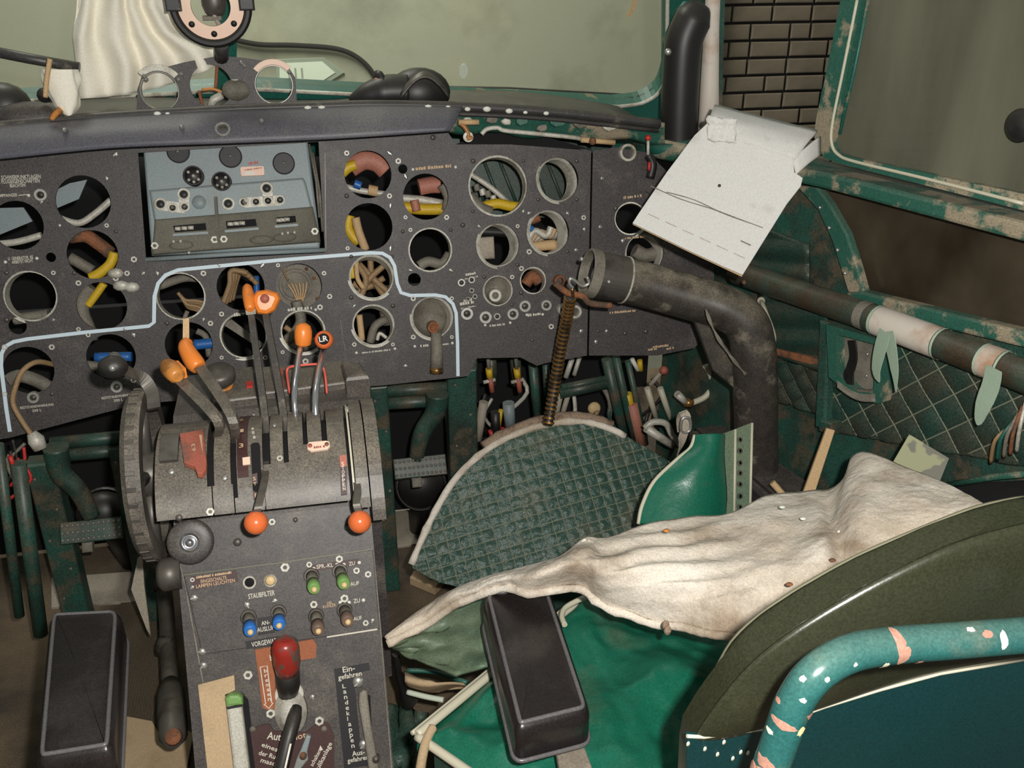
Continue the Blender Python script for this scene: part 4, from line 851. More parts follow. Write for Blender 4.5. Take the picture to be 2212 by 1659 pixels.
# ================================================================== what shows through the empty gauge holes
def bt(pts, w, r, m, name, label, cat='cable', group='lines behind the panel', n=5):
    q = cr([PAN.pt(p[0], p[1], p[2] if len(p) > 2 else w) for p in pts], n)
    return tag(MB().tube(q, r, 8).build(name, m), label, cat, group)
bt([(125, 470), (170, 482), (205, 462), (240, 432)], -.05, .006, 'white_metal', 'pipe', 'bright curved pipe across the upper left gauge hole', 'pipe')
bt([(-10, 528), (40, 522), (90, 508)], -.05, .006, 'white_metal', 'pipe', 'bright pipe at the bottom of the leftmost upper gauge hole', 'pipe')
bt([(150, 512), (185, 510), (215, 528), (240, 548)], -.05, .012, 'rusty', 'hose', 'brown cloth hose arching through the gauge hole under the upper left one', 'hose')
bt([(248, 545), (238, 570), (215, 590), (195, 600)], -.04, .009, 'yellow_hose', 'hose', 'dirty yellow hose curling out of the same hole as the brown hose', 'hose')
bt([(150, 556), (175, 570), (200, 585)], -.06, .010, 'grey_cast', 'pipe', 'grey pipe stub low in the hole with the brown hose', 'pipe')
bt([(196, 618), (180, 640), (176, 675), (190, 712), (195, 735)], -.05, .014, 'grey_cast', 'hose', 'dusty hose down the left of the hole beside the white line', 'hose')
bt([(225, 612), (205, 640), (190, 660)], -.045, .007, 'yellow_hose', 'hose', 'short yellow hose beside the dusty hose', 'hose')
bt([(345, 618), (400, 600), (450, 605)], -.09, .008, 'grey_cast', 'pipe', 'grey pipe high in the hole at the white line corner', 'pipe')
for i in range(6): bt([(384 + i*2, 632 + i*2), (400+i, 648 + i*3), (425, 650 + i*4), (445, 655 + i*5)], -.05 - .006*(i % 3), .0032, 'tan_wire', 'wire', 'thin tan wire in the bundle at the white line corner', 'wire', 'tan wire bundle', 4)
bt([(428, 685), (440, 668)], -.03, .004, 'tan_strip', 'wire_end', 'stripped wire end below the tan bundle', 'wire')
bt([(405, 672), (398, 690), (396, 700)], -.02, .004, 'grey_cast', 'wire_end', 'grey wire end with a ring terminal below the tan bundle', 'wire')
for i in range(4): bt([(480 + i*7, 660 - i*4), (496 + i*5, 615 - i*3), (500 + i*8, 585), (535 + i*7, 590 + i*8)], -.05 - .01*i, .005, 'tan_wire', 'cloth_wire', 'knotted tan wire in the hole behind the tall levers', 'wire', 'knotted wires behind the tall levers', 5)
bt([(553, 596), (556, 660)], -.10, .006, 'blue_part', 'pipe', 'blue pipe behind the tall levers', 'pipe')
t = thing('gauge_back', 'grey back plate of a gauge with wires behind the upper right lever hole', 'gauge', PAN.pt(646, 670, -.06))
f = PAN.at(PAN.pt(646, 618, -.05)); MB().prism(f, rrect(-.046, .042, -.045, .045, .018), -.03, -.004, .004).build('plate', 'grey_cast', t); MB().ring(f, -.006, .002, .024, .030, -.005, .003, 28, bev=.001).build('boss', 'grey_cast', t)
for i in range(6): MB().tube(cr([f.P(-.004 + .001*i, -.034, .006), f.P(-.010 + .004*i, -.012, .012), f.P(-.020 + .007*i, .006 + .002*(i % 2), .006)], 4), .0015, 5).build('wire', 'tan_strip', t)
MB().tube(cr([f.P(-.018, .012, .006), f.P(-.024, .03, .012), f.P(-.014, .042, .008)], 4), .002, 6).build('wire', 'tan_wire', t)
for x, y in ((.016, .03), (.030, -.026), (.028, .012)): MB().ball(f.P(x, y, -.003), .0035, 8).build('rivet', 'rusty', t)
bt([(420, 745), (470, 740)], -.05, .010, 'blue_part', 'hose_joint', 'blue hose joint behind the bent orange knob', 'pipe'); bt([(432, 745), (470, 741)], -.045, .0035, 'steel_dark', 'rod', 'dark rod at the blue hose joint', 'rod')
bt([(425, 715), (445, 728), (452, 770)], -.06, .006, 'grey_cast', 'pipe', 'bent grey pipe behind the bent orange knob', 'pipe')
tag(MB().prism(PAN, PAN.locs([(480, 700), (500, 690), (572, 745), (560, 752)], -.03), -.034, -.03).build('sheet_metal', 'grey_cast'), 'bent grey sheet metal in the hole left of the tall levers', 'sheet')
bt([(640, 650), (650, 690), (640, 715), (620, 735)], -.03, .010, 'grey_cast', 'hose', 'grey hose hanging into the hole behind the short levers', 'hose'); bt([(605, 735), (640, 748), (680, 742), (700, 735)], -.04, .011, 'grey_cast', 'hose', 'grey hose lying low behind the short levers', 'hose')
bt([(615, 705), (630, 720), (615, 738)], -.03, .005, 'tan_wire', 'wire', 'curled tan wire behind the short levers', 'wire')
bt([(755, 362), (785, 345), (815, 350), (835, 368)], -.07, .020, 'pink_hose', 'hose', 'thick pink hose at the top of the second column upper hole', 'hose'); bt([(738, 375), (752, 362), (768, 356)], -.05, .010, 'yellow_hose', 'hose', 'yellow hose end left of the thick pink hose', 'hose')
bt([(740, 402), (780, 412), (835, 420)], -.07, .006, 'white_metal', 'pipe', 'white pipe under the thick pink hose', 'pipe'); bt([(765, 396), (780, 402)], -.06, .008, 'blue_part', 'clamp', 'blue clamp on the white pipe', 'clamp'); bt([(795, 410), (815, 414)], -.065, .010, 'tan_strip', 'sleeve', 'tan sleeve on the white pipe', 'sleeve')
bt([(905, 405), (930, 400), (950, 400)], -.08, .016, 'pink_hose', 'hose', 'pink hose stub in the hole above the white line step', 'hose'); bt([(860, 428), (910, 432), (955, 440)], -.08, .008, 'white_metal', 'pipe', 'white pipe crossing above the level yellow hose', 'pipe'); bt([(860, 446), (910, 452), (960, 452)], -.07, .011, 'yellow_hose', 'hose', 'level yellow hose across the hole right of the first column', 'hose'); bt([(895, 432), (900, 456)], -.055, .008, 'pink_hose', 'strap', 'pink strap round the level yellow hose', 'strap'); bt([(955, 398), (970, 425), (965, 455)], -.05, .011, 'grey_cast', 'pipe', 'grey pipe at the right rim of the yellow hose hole', 'pipe')
bt([(755, 465), (752, 495), (775, 525)], -.06, .010, 'yellow_hose', 'hose', 'yellow hose drooping down the left of the lower hole', 'hose'); bt([(768, 470), (775, 500), (790, 540)], -.05, .008, 'tan_strip', 'hose', 'tan hose beside the drooping yellow hose', 'hose')
bt([(905, 575), (925, 565), (955, 570), (972, 548)], -.04, .010, 'grey_cast', 'hose', 'grey lumpy hose low in the hole inside the white line step', 'hose')
for i, pts in enumerate(([(760, 560), (790, 600), (780, 640)], [(770, 640), (800, 600), (840, 565)], [(775, 570), (815, 610), (850, 640)], [(800, 560), (805, 600), (830, 640)], [(762, 612), (790, 622), (830, 600)])): bt(pts, -.05 - .008*i, .006, 'tan_wire', 'cable', 'crossed tan cable in the hole at the white line step', 'cable', 'crossed tan cables')
bt([(758, 575), (765, 600)], -.05, .010, 'yellow_hose', 'hose', 'yellow hose end behind the crossed tan cables', 'hose'); bt([(770, 562), (772, 600), (785, 622)], -.025, .0045, 'tan_strip', 'wire', 'pale tan wire hanging in front of the crossed cables', 'wire')
bt([(776, 680), (782, 735)], -.03, .006, 'tan_strip', 'pipe', 'upright tan pipe in the bottom hole of the first column', 'pipe'); bt([(800, 740), (810, 705), (835, 690)], -.05, .008, 'grey_cast', 'hose', 'grey hose in the bottom hole of the first column', 'hose'); bt([(815, 735), (820, 720), (835, 730)], -.03, .0035, 'white_metal', 'wire', 'bright bent wire in the bottom hole of the first column', 'wire'); bt([(835, 660), (842, 700)], -.08, .016, 'grey_cast', 'box', 'dusty box end in the bottom hole of the first column', 'box')
t = thing('pressure_fitting', 'dusty brown pressure fitting with a stub pipe below its hole', 'fitting', PAN.pt(942, 805, .0))
f = PAN.at(PAN.pt(932, 690, -.03)); MB().lathe(f, 0, 0, [(.040, -.03), (.038, -.01), (.026, -.002), (.022, .006), (0, .008)], 24).build('body', 'grey_cast', t); MB().lathe(f, 0, -.012, [(.011, 0), (.011, .028), (.007, .028), (.007, .02), (0, .02)], 16).build('port', 'rusty', t)
MB().tube([PAN.pt(942, 720, .005), PAN.pt(944, 755, .012), PAN.pt(943, 795, .012)], [.010, .0115, .012], 14).build('stub_pipe', 'grey_cast', t); MB().tube([PAN.pt(943, 793, .012), PAN.pt(943, 806, .012)], .0125, 14).build('end_cap', 'copper', t)
bt([(1015, 375), (1060, 405), (1100, 440)], -.09, .0055, 'white_metal', 'rod', 'white rod slanting across the largest gauge hole', 'rod'); bt([(1030, 452), (1070, 440), (1100, 445), (1125, 448)], -.06, .010, 'yellow_hose', 'hose', 'yellow hose at the bottom of the largest gauge hole', 'hose'); bt([(1010, 425), (1035, 452), (1060, 462)], -.055, .015, 'grey_cast', 'box', 'grey lump at the lower left of the largest gauge hole', 'box')
for i, (x, y) in enumerate(((1028, 398), (1040, 408), (1052, 412), (1064, 422))): bt([(x, y), (x + 4, y + 14)], -.07, .006, 'white_metal' if i % 2 else 'grey_cast', 'terminal', 'small terminal in the row under the white rod', 'terminal', 'terminals under the white rod')
tag(MB().box(PAN, *[PAN.loc(x, 520, -.07)[0] for x in (1030, 1066)], *[PAN.loc(1040, y, -.07)[1] for y in (560, 512)], -.10, -.06, .004).build('relay_box', 'plate_grey'), 'pale grey relay box in the hole under the largest gauge hole', 'box'); bt([(1035, 500), (1080, 502), (1105, 505)], -.07, .009, 'rubber', 'hose', 'black hose above the pale relay box', 'hose')
for i in range(4): bt([(1140 + i*6, 520), (1155 + i*10, 498 + i*3), (1180 + i*7, 510), (1190 + i*8, 490 + i*4)], -.05 - .01*i, .0065, 'tan_strip' if i % 2 else 'white_metal', 'cable', 'curled pale cable in the hole right of the relay box', 'cable', 'curled pale cables')
bt([(1150, 533), (1200, 528)], -.03, .010, 'tan_strip', 'capsule', 'tan capsule below the curled pale cables', 'capsule'); bt([(1146, 478), (1165, 470)], -.06, .008, 'rusty', 'bracket', 'rusty bracket above the curled pale cables', 'bracket'); bt([(1140, 490), (1150, 496)], -.05, .007, 'blue_part', 'plug', 'blue plug left of the curled pale cables', 'plug')
f = PAN.at(PAN.pt(1076, 628, -.03)); t = thing('valve_body', 'grey valve body with a round port in a small gauge hole', 'valve', f.o - f.v*.03)
MB().lathe(f, 0, 0, [(.028, -.03), (.026, -.005), (.015, .004), (0, .006)], 20).build('body', 'grey_cast', t); MB().ring(f, -.010, -.006, .006, .012, 0, .024, 18, bev=.001).build('port', 'white_metal', t)
bt([(1135, 615), (1150, 595), (1165, 610)], -.03, .011, 'rusty', 'rusty_elbow', 'rusty elbow pipe in the smallest gauge hole', 'pipe')
bt([(1370, 540), (1395, 552), (1420, 545)], -.04, .014, 'grey_cast', 'hose', 'grey hose behind the narrow side panel', 'hose'); bt([(1428, 525), (1434, 545), (1425, 562)], -.02, .004, 'yellow_hose', 'wire', 'yellow wire loop behind the narrow side panel', 'wire')
bt([(186, 790), (215, 795), (225, 815)], -.04, .010, 'grey_cast', 'pipe', 'grey pipe elbow behind the crank knob', 'pipe'); bt([(205, 772), (285, 770)], -.05, .009, 'blue_part', 'pipe', 'blue pipe behind the crank knob', 'pipe'); bt([(240, 772), (252, 772), (262, 800)], -.04, .009, 'alu', 'clamp', 'silver clamp on the blue pipe behind the crank knob', 'clamp')
bt([(10, 830), (40, 812), (80, 822), (110, 840)], -.05, .012, 'grey_cast', 'hose', 'grey hose in the lowest left gauge hole', 'hose'); bt([(30, 690), (70, 685), (105, 680)], -.04, .010, 'grey_cast', 'hose', 'grey hose under the left middle gauge hole', 'hose')
tag(MB().prism(PAN, PAN.locs([(118, 412), (150, 396), (188, 388), (170, 430), (122, 450)], -.07), -.075, -.07).build('cover_plate', 'radio_blue'), 'pale plate behind the upper left gauge hole', 'plate'); tag(MB().prism(PAN, PAN.locs([(-20, 450), (50, 448), (70, 478), (-20, 515)], -.07), -.075, -.07).build('cover_plate', 'radio_blue'), 'pale plate behind the leftmost upper gauge hole', 'plate')
ql = struct('wall_lining', MB().prism(PAN, PAN.locs([(960, 300), (1330, 300), (1300, 470), (960, 470)], -.18), -.19, -.18), 'quilt_wall', 'dark green ribbed lining seen through the right gauge holes')
for i in range(9): MB().tube([PAN.pt(1000 + i*34, 320, -.178), PAN.pt(1060 + i*34, 470, -.178)], .0035, 6).build('rib', 'quilt_wall', ql)
# tan lead looping out of the lowest left hole to a white plug
t = thing('loose_lead', 'tan lead looping out of the lowest left gauge hole to a white plug', 'cable', PAN.pt(80, 965, .04))
MB().tube(cr([PAN.pt(x, y, w) for x, y, w in ((118, 788, -.02), (80, 782, .015), (50, 800, .03), (34, 835, .035), (28, 870, .035), (45, 905, .035), (72, 945, .035))], 6), .0045, 8).build('lead', 'tan_wire', t); MB().tube([PAN.pt(68, 935, .035), PAN.pt(78, 950, .035), PAN.pt(88, 970, .035)], [.008, .014, .011], 12).build('plug', 'white_metal', t)
# ================================================================== rudder pedals
PD = Fr((0, 1.74, 0), (0, -1, 0))
def vpost(px, py, z0, z1, hw, name, par, y=1.74, m='green_dark', d=.02):
    x = ypt(px, py, y).x; f = Fr((x, y, 0), (0, -1, 0)); MB().box(f, -hw, hw, z0, z1, -d, d, .004).build(name, m, par)
    for k in range(5): MB().lathe(f, (k % 2 - .5)*hw, z1 - .03 - k*.07, [(.004, d), (.003, d+.004), (0, d+.005)], 8).build('rivet', 'grey_cast', par)
def pedal(label, frame_x, bar, arm, tread, dome, posts, y=1.74):
    f = Fr((0, y, 0), (0, -1, 0)); t = thing('rudder_pedal', label, 'pedal', ypt(tread[0], tread[1]+200, y).to_2d().to_3d(), 'rudder pedals')
    for q in posts: vpost(*q, 'post', t, y)
    for dz in (0, -.028): MB().tube([ypt(bar[0], bar[1], y) + V((0, 0, dz)), ypt(bar[2], bar[3], y) + V((0, 0, dz))], .013, 12).build('cross_bar', 'green_dark', t)
    a = cr([ypt(x, yy, y - .03) for x, yy in arm], 6); MB().tube(a, [.024 - .008*i/(len(a)-1) for i in range(len(a))], 10).build('pedal_arm', 'green_dark', t)
    tx, ty, hw, hh = tread; c = ypt(tx, ty, y-.05); g = Fr(c, (0, -.82, .57)); mt = MB().prism(g, [(-hw, -hh), (hw, -hh), (hw, hh), (-hw, hh)], -.012, 0, .002); tr = mt.build('tread', 'green_dark', t)
    s = MB()
    for i in range(12):
        for j in range(3): s.lathe(g, -hw + hw*2*(i+.5)/12, -hh + 2*hh*(j+.5)/3, [(.0036, 0), (.003, .003), (0, .004)], 7)
    tag(s.build('tread_studs', 'alu', tr), kind='stuff'); MB().box(g, -.02, .0, -hh-.02, -hh, -.02, -.002, .003).build('hinge', 'grey_cast', t)
    b = thing('pedal_boot', dome[3], 'boot', ypt(dome[0], dome[1]+dome[2], y+.08), 'rubber boots behind the pedals')
    c = ypt(dome[0], dome[1], y+.08); R = dome[2]*1.75/F; MB().ball(c, R, 24, 1.05, .8, 1).build('bulb', 'rubber', b); MB().ring(Fr(c, (0, -.9, .4)), 0, 0, R*.98, R*1.12, -.02, .0, 28, bev=.003).build('flange', 'rubber', b); MB().tube([c, V((c.x, c.y + .13, 0))], [R*.5, R*.4], 18).build('neck', 'rubber', b)
pedal('green rudder pedal with a studded tread left of the pedestal', 0, (110, 958, 300, 940), [(120, 965), (132, 1020), (170, 1060), (198, 1115)], (197, 1146, .057, .021), (225, 1110, 58, 'black rubber boot behind the left pedal'), ((96, 1020, .0, .40, .026), (272, 1000, 0, .42, .024)))
pedal('green rudder pedal with a studded tread right of the pedestal', 0, (815, 846, 985, 836), [(945, 850), (940, 890), (912, 935), (900, 990)], (908, 1008, .054, .021), (910, 1050, 60, 'black rubber boot behind the right pedal'), ((825, 960, .0, .50, .018), (998, 930, 0, .52, .03)))
for nm, pts, lab in (('floor_plate', [(112, 1252), (296, 1238), (304, 1302), (112, 1316)], 'pale grey floor plate under the left pedal'), ('floor_plate', [(826, 1098), (960, 1086), (945, 1172), (822, 1190)], 'pale grey floor plate under the right pedal')):
    tag(MB().prism(FL, FL.locs(pts), 0, .006, .001).build(nm, 'plate_grey'), lab, 'floor plate')
tag(MB().prism(FL, FL.locs([(262, 1300), (335, 1292), (380, 1700), (240, 1700)]), 0, .004).build('ribbed_mat', 'mat_rib'), 'brown ribbed rubber mat between left armrest and pedestal', 'mat')
# struts at the far left
for i, (a, b, r, m) in enumerate((((40, 1000), (88, 1370), .013, 'green_dark'), ((-4, 960), (42, 1330), .009, 'green_dark'), ((50, 1000), (60, 1120), .006, 'rubber'), ((22, 985), (30, 1010), .004, 'red_bit'))):
    A, B = ypt(*a, 1.55), ypt(*b, 1.55); tag(MB().tube([A, B], r, 12).build('strut', m), ('thick green strut nearest the left pedal at the left edge', 'thinner green strut at the very left edge', 'short black rod beside the left pedal post', 'short red rod at the left edge under the panel')[i], 'strut')
for i in range(6): bt([(random.uniform(0, 60), 950 + i*8), (random.uniform(0, 70), 990 + i*9), (random.uniform(0, 60), 1030 + i*10)], .0, .003, ('rubber', 'grey_cast', 'red_bit')[i % 3], 'wire', 'loose thin wire hanging under the panel at the left edge', 'wire', 'loose wires under the left panel')
# ================================================================== left seat armrest, floor lever, scraps
def armrest(label, px, z, th, post, name='armrest', par=None):
    P = [zpt(x, y, z) for x, y in px]; c = sum(P, V())/len(P); f = Fr((0, 0, z), (0, 0, 1), (0, 1, 0)); o2 = [tuple(zpt(x, y, z).to_2d()) for x, y in rpoly(px, 24)]
    cc = V((c.x, c.y)); pm = MB().cushion(f, o2, [(0, -th), (0, -.014), (.0015, -.007), (.005, -.002), (.009, 0), (1.12, .0014), (1.35, .0022), (1.65, .0026)], cc)
    if par: t = pm.build('armrest', 'pad_black', par, label)
    else: t = thing(name, label, 'armrest', (c.x, c.y, 0)); pm.build('pad', 'pad_black', t)
    n = len(o2)
    MB().tube([f.P(p[0], p[1], -.0004) for p in inset(o2, .0078)], .0026, 8, closed=True).build('welt', 'pad_welt', t)
    MB().tube([f.P(p[0], p[1], -th+.004) for p in o2], .003, 6, closed=True).build('lower_welt', 'pad_welt', t)
    post(t, c); return t
def post_l(t, c): MB().tube([V((c.x - .02, c.y - .1, .47)), V((c.x - .03, c.y - .1, .0))], .016, 12).build('post', 'green_dark', t)
armrest('black padded armrest at the lower left of the picture', [(104, 1320), (264, 1312), (246, 1616), (72, 1644)], .52, .05, post_l)
lv = thing('floor_lever', 'long dusty floor lever with a thick grip left of the pedestal', 'lever', zpt(370, 1560, 0))
q = [zpt(x, y, z) for x, y, z in ((352, 1235, .12), (360, 1330, .12), (366, 1440, .13), (370, 1500, .15))]; MB().tube(q, .015, 12).build('shaft', 'steel_dark', lv)
MB().tube([zpt(x, y, z) for x, y, z in ((368, 1478, .15), (370, 1500, .16), (372, 1540, .17), (374, 1590, .17), (374, 1606, .17))], [.016, .022, .023, .022, .012], 14).build('grip', 'steel_dark', lv); MB().lathe(Fr(zpt(375, 1592, .185), (0, -.6, .8)), 0, 0, [(.013, 0), (.012, .006), (0, .006)], 14).build('end_cap', 'rusty', lv)
for x, y in ((352, 1262), (358, 1395)): MB().tube([zpt(x - 12, y, .125), zpt(x + 14, y + 2, .125)], .018, 10).build('clamp', 'steel_dark', lv)
MB().tube([zpt(366, 1440, .0), zpt(366, 1436, .12)], .012, 10).build('stand', 'steel_dark', lv)
tag(MB().tube([V((-.212, cy(.54)+.01, .545)), V((-.236, cy(.54)+.01, .545)), V((-.242, cy(.54)+.01, .545))], [.022, .022, .016], 18).build('side_boss', 'steel_dark'), 'rounded metal boss on the left edge of the pedestal', 'boss')
tag(MB().prism(Fr(ypt(305, 1280, 1.52), (0, -1, .25)), Fr(ypt(305, 1280, 1.52), (0, -1, .25)).locs([(298, 1205), (308, 1200), (312, 1262), (326, 1372), (318, 1360), (284, 1272)]), -.003, .003).build('metal_offcut', 'plate_grey'), 'pointed pale sheet of metal standing below the trim wheel', 'sheet')
tag(MB().prism(FL, FL.locs([(262, 1552), (330, 1565), (350, 1600), (385, 1595), (398, 1580), (420, 1592), (398, 1700), (265, 1700)]), .005, .009, .001).build('cardboard_scrap', 'card_tan'), 'tan cardboard scrap on the floor under the floor lever grip', 'cardboard')
# ================================================================== right side of the cockpit
# big black air pipe with an elbow
bd = thing('heater_pipe', 'thick dusty black heater pipe with an elbow bend on the right', 'pipe', ypt(1640, 1075, 1.42))
ctr = cr([ypt(1285, 592, 1.50), ypt(1380, 612, 1.495), ypt(1500, 645, 1.47), ypt(1570, 668, 1.45), ypt(1612, 700, 1.435), ypt(1628, 760, 1.425), ypt(1632, 850, 1.42), ypt(1634, 980, 1.42), ypt(1638, 1076, 1.42)], 8)
MB().tube(ctr, .0395, 28, cap=False).build('pipe_wall', 'duct_black', bd)
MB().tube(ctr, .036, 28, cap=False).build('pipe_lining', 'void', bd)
ax0 = (ctr[0]-ctr[2]).normalized(); cf = Fr(ctr[0], ax0, (0, 0, 1))
MB().ring(cf, 0, 0, .0365, .0425, -.002, .016, 36, bev=.002).build('end_collar', 'grey_cast', bd); MB().ring(cf, 0, 0, .0395, .0405, -.055, -.002, 36).build('end_sleeve', 'steel_dark', bd); MB().ring(cf, 0, 0, .0402, .0418, -.057, -.054, 36).build('sleeve_edge', 'white_metal', bd)
MB().lathe(cf, -.012, -.006, [(.02, -.03), (.018, -.004), (.006, 0), (0, .001)], 16).build('inner_flap', 'grey_cast', bd)
for x, y, w in ((1335, 630, 0), (1275, 580, 0), (1618, 618, 0), (1452, 672, 0), (1600, 790, 0), (1640, 810, 0)):
    p = ypt(x, y, 1.405); MB().ball(p + V((0, .02 if x > 1590 else .05, 0)), .004, 8).build('rivet', 'rusty' if x > 1400 else 'alu', bd)
sc = cr([ypt(x, y, 1.388) for x, y in ((1524, 668), (1538, 705), (1560, 745), (1590, 785), (1610, 808))], 5); MB().strip(sc, [.001 + .0022*math.sin(i*.55)**2 for i in range(len(sc))], V((0, -.0015, 0))).build('worn_scar', 'grey_cast', bd)
fp = Fr(ypt(1560, 770, 1.44), (0, -1, .2)); MB().prism(fp, fp.locs([(1500, 690), (1530, 690), (1612, 812), (1600, 850), (1540, 800)]), -.01, .0, .002).build('bend_shadow', 'duct_black', bd)  # dark triangle of shadow at the bend, modelled as a black flap
MB().tube([ypt(1638, 1068, 1.42), ypt(1640, 1090, 1.42)], .046, 24).build('foot_ring', 'card_tan', bd)
# hook and ring at its mouth
hk = thing('hook_and_link', 'bent wire hook and brass link at the mouth of the black pipe', 'hook', ypt(1240, 660, 1.46))
MB().tube(cr([ypt(x, y, 1.44) for x, y in ((1268, 598), (1272, 612), (1258, 618), (1242, 606), (1232, 602), (1230, 612), (1238, 622))], 5), .0028, 8).build('hook', 'alu', hk); MB().tube([ypt(1236, 622, 1.44), ypt(1238, 640, 1.445)], .003, 8).build('link', 'copper', hk)
MB().tube(cr([ypt(x, y, 1.45) for x, y in ((1200, 612), (1225, 632), (1258, 640), (1275, 655), (1320, 660))], 5), .0055, 8).build('bracket', 'rusty', hk)
# ribbed hose
rh = thing('ribbed_hose', 'slim ribbed hose with brass coloured rings hanging below the hook', 'hose', ypt(1186, 915, 1.5))
hp = cr([ypt(x, y, yy) for x, y, yy in ((1232, 640, 1.47), (1224, 690, 1.49), (1212, 750, 1.50), (1200, 820, 1.50), (1190, 880, 1.49), (1184, 918, 1.48))], 6)
MB().tube(hp, .0085, 12).build('core', 'rubber', rh)
L = []; tot = sum((hp[i+1]-hp[i]).length for i in range(len(hp)-1)); n = 30; acc = 0; k = 0
for i in range(len(hp)-1):
    seg = (hp[i+1]-hp[i]).length
    while k < n and acc + seg >= tot*(k+.5)/n:
        t_ = (tot*(k+.5)/n - acc)/seg; p = hp[i].lerp(hp[i+1], t_); f = Fr(p, (hp[i+1]-hp[i]).normalized(), (0, 1, 0)); MB().ring(f, 0, 0, .007, .0108, -.0022, .0022, 16, bev=.001).build('ring', 'copper', rh); k += 1
    acc += seg
# rings and fittings left of the pipe mouth
for i, (x, y, r, lab) in enumerate(((1215, 668, .012, 'worn metal ring just left of the ribbed hose'), (1238, 672, .013, 'worn metal ring behind the ribbed hose'), (1206, 606, .011, 'rusty ring fitting beside the pipe mouth'))):
    f = PAN.at(PAN.pt(x, y, .002)); tag(MB().ring(f, 0, 0, r*.6, r, 0, .018, 20, bev=.002).build('ring_fitting', ('white_metal', 'white_metal', 'rusty')[i]), lab, 'fitting', 'ring fittings')
# folded white card
CD = Fr(ypt(1550, 430, 1.36), V((-.42, -.80, .42))); wc = thing('folded_card', 'folded white cardboard sheet propped on the right sill', 'cardboard', CD.pt(1600, 590))
q = [(1532, 262), (1548, 300), (1600, 302), (1660, 322), (1712, 340), (1716, 372), (1734, 384), (1730, 402), (1700, 440), (1650, 520), (1604, 594), (1560, 575), (1480, 538), (1366, 482), (1380, 460), (1440, 372), (1500, 292)]
MB().prism(CD, CD.locs(q), -.006, 0, .0008).build('face_sheet', 'card_white', wc)
MB().prism(CD, CD.locs([(1366, 484), (1480, 540), (1602, 597), (1606, 590), (1480, 533), (1372, 476)], -.002), -.0075, -.0062).build('torn_edge', 'card_edge', wc)
fu = CD.P(*CD.loc(1520, 290)); 
def flap(a, b):
    p = CD.pt(1528 + 190*a, 284 + 62*a); e = CD.pt(1545 + 230*a, 244 + 58*a) + V((.02, .05, .005)); r = p.lerp(e, b) + CD.n*(.016*math.sin(b*math.pi)*(1-.3*a) + .003*nz((a*5, b*5, 0))); return r
MB().sheet(flap, 16, 8, .004).build('upper_flap', 'card_white', wc)
def flap2(a, b): return CD.pt(1712 + 8*a, 345 + 32*a).lerp(CD.pt(1776, 305 + 42*a) + V((.02, .04, 0)), b) + CD.n*(.008*math.sin(b*3.1))
MB().sheet(flap2, 6, 6, .003).build('side_flap', 'card_white', wc)
for pts in ([(1406, 402), (1470, 430), (1540, 452), (1610, 478), (1648, 492)], [(1440, 415), (1500, 432), (1560, 460), (1620, 482)]):
    MB().strip(cr([CD.pt(x, y, .0004) for x, y in pts], 4), .0007, CD.n*.0003).build('crease', 'grey_cast', wc)
MB().lathe(CD.at(CD.pt(1554, 401, .0003)), 0, 0, [(.0026, 0), (.0024, .0005), (0, .0006)], 8).build('hole_mark', 'rubber', wc)
MB().sheet(lambda a, b: CD.pt(1528 + 62*a + 8*nz((a*4, b*4, 2)), 250 + 52*b + 8*a + 6*nz((a*5, b*3, 7)), .004 + .006*nz((a*6, b*6, 1)) + .010*(1-b)), 10, 8, .002).build('torn_bit', 'card_white', wc)
for i in range(6): MB().strip([CD.pt(1400 + i*37, 462 + i*17, .0004), CD.pt(1424 + i*37, 473 + i*17, .0004)], .0006, CD.n*.0003).build('faded_mark', 'plate_grey', wc)
MB().strip([CD.pt(*p, .0004) for p in ((1600, 520), (1622, 530))], .001, CD.n*.0004).build('faded_mark', 'grey_cast', wc)
# sill pipe with tape
sp = thing('sill_pipe', 'dirty green pipe along the right wall partly wrapped in white tape', 'pipe', WR.pt(1900, 760, .05))
pp = cr([WR.P(*WR.loc(x, y, .045), .045) for x, y in ((1590, 588), (1680, 618), (1780, 652), (1880, 686), (1990, 727), (2100, 768), (2212, 812), (2340, 862))], 8)
MB().tube(pp, .0225, 20).build('pipe', 'pipe_dirty', sp)
def tape(x0, x1, r, m, j=0):
    q = [p for p in pp if True]; a = [WR.P(*WR.loc(x, 686 + (x-1880)*.3725, .045), .045) for x in (x0, (x0+x1)/2, x1)]
    o = MB().tube(a, r, 20, cap=False).build('tape_wrap', m, sp); return o
tape(1900, 2030, .0238, 'tape_white'); tape(2128, 2166, .0238, 'tape_white'); tape(1862, 1880, .0233, 'grey_cast')
for x in (1895, 2032, 2125, 2168): tape(x, x+5, .0243, 'tape_green')
def tail(pts, half, lab):
    return MB().strip(cr([WR.P(*WR.loc(x, y, .075), .075) for x, y in pts], 4), half, V((-.0008, 0, 0))).build('tape_tail', 'tape_green', sp)
tail([(1912, 718), (1900, 760), (1893, 800), (1900, 826)], [.014, .0145, .015, .015, .0145, .014, .013, .012, .011, .009, .007, .004, .001], 0)
tail([(1918, 716), (1928, 765), (1934, 810), (1936, 846)], [.014, .0145, .015, .014, .013, .012, .011, .010, .008, .006, .004, .0025, .001], 0)
tail([(2148, 795), (2140, 835), (2122, 880), (2112, 918)], [.015, .016, .0165, .0165, .0165, .016, .016, .015, .014, .012, .010, .007, .002], 0)
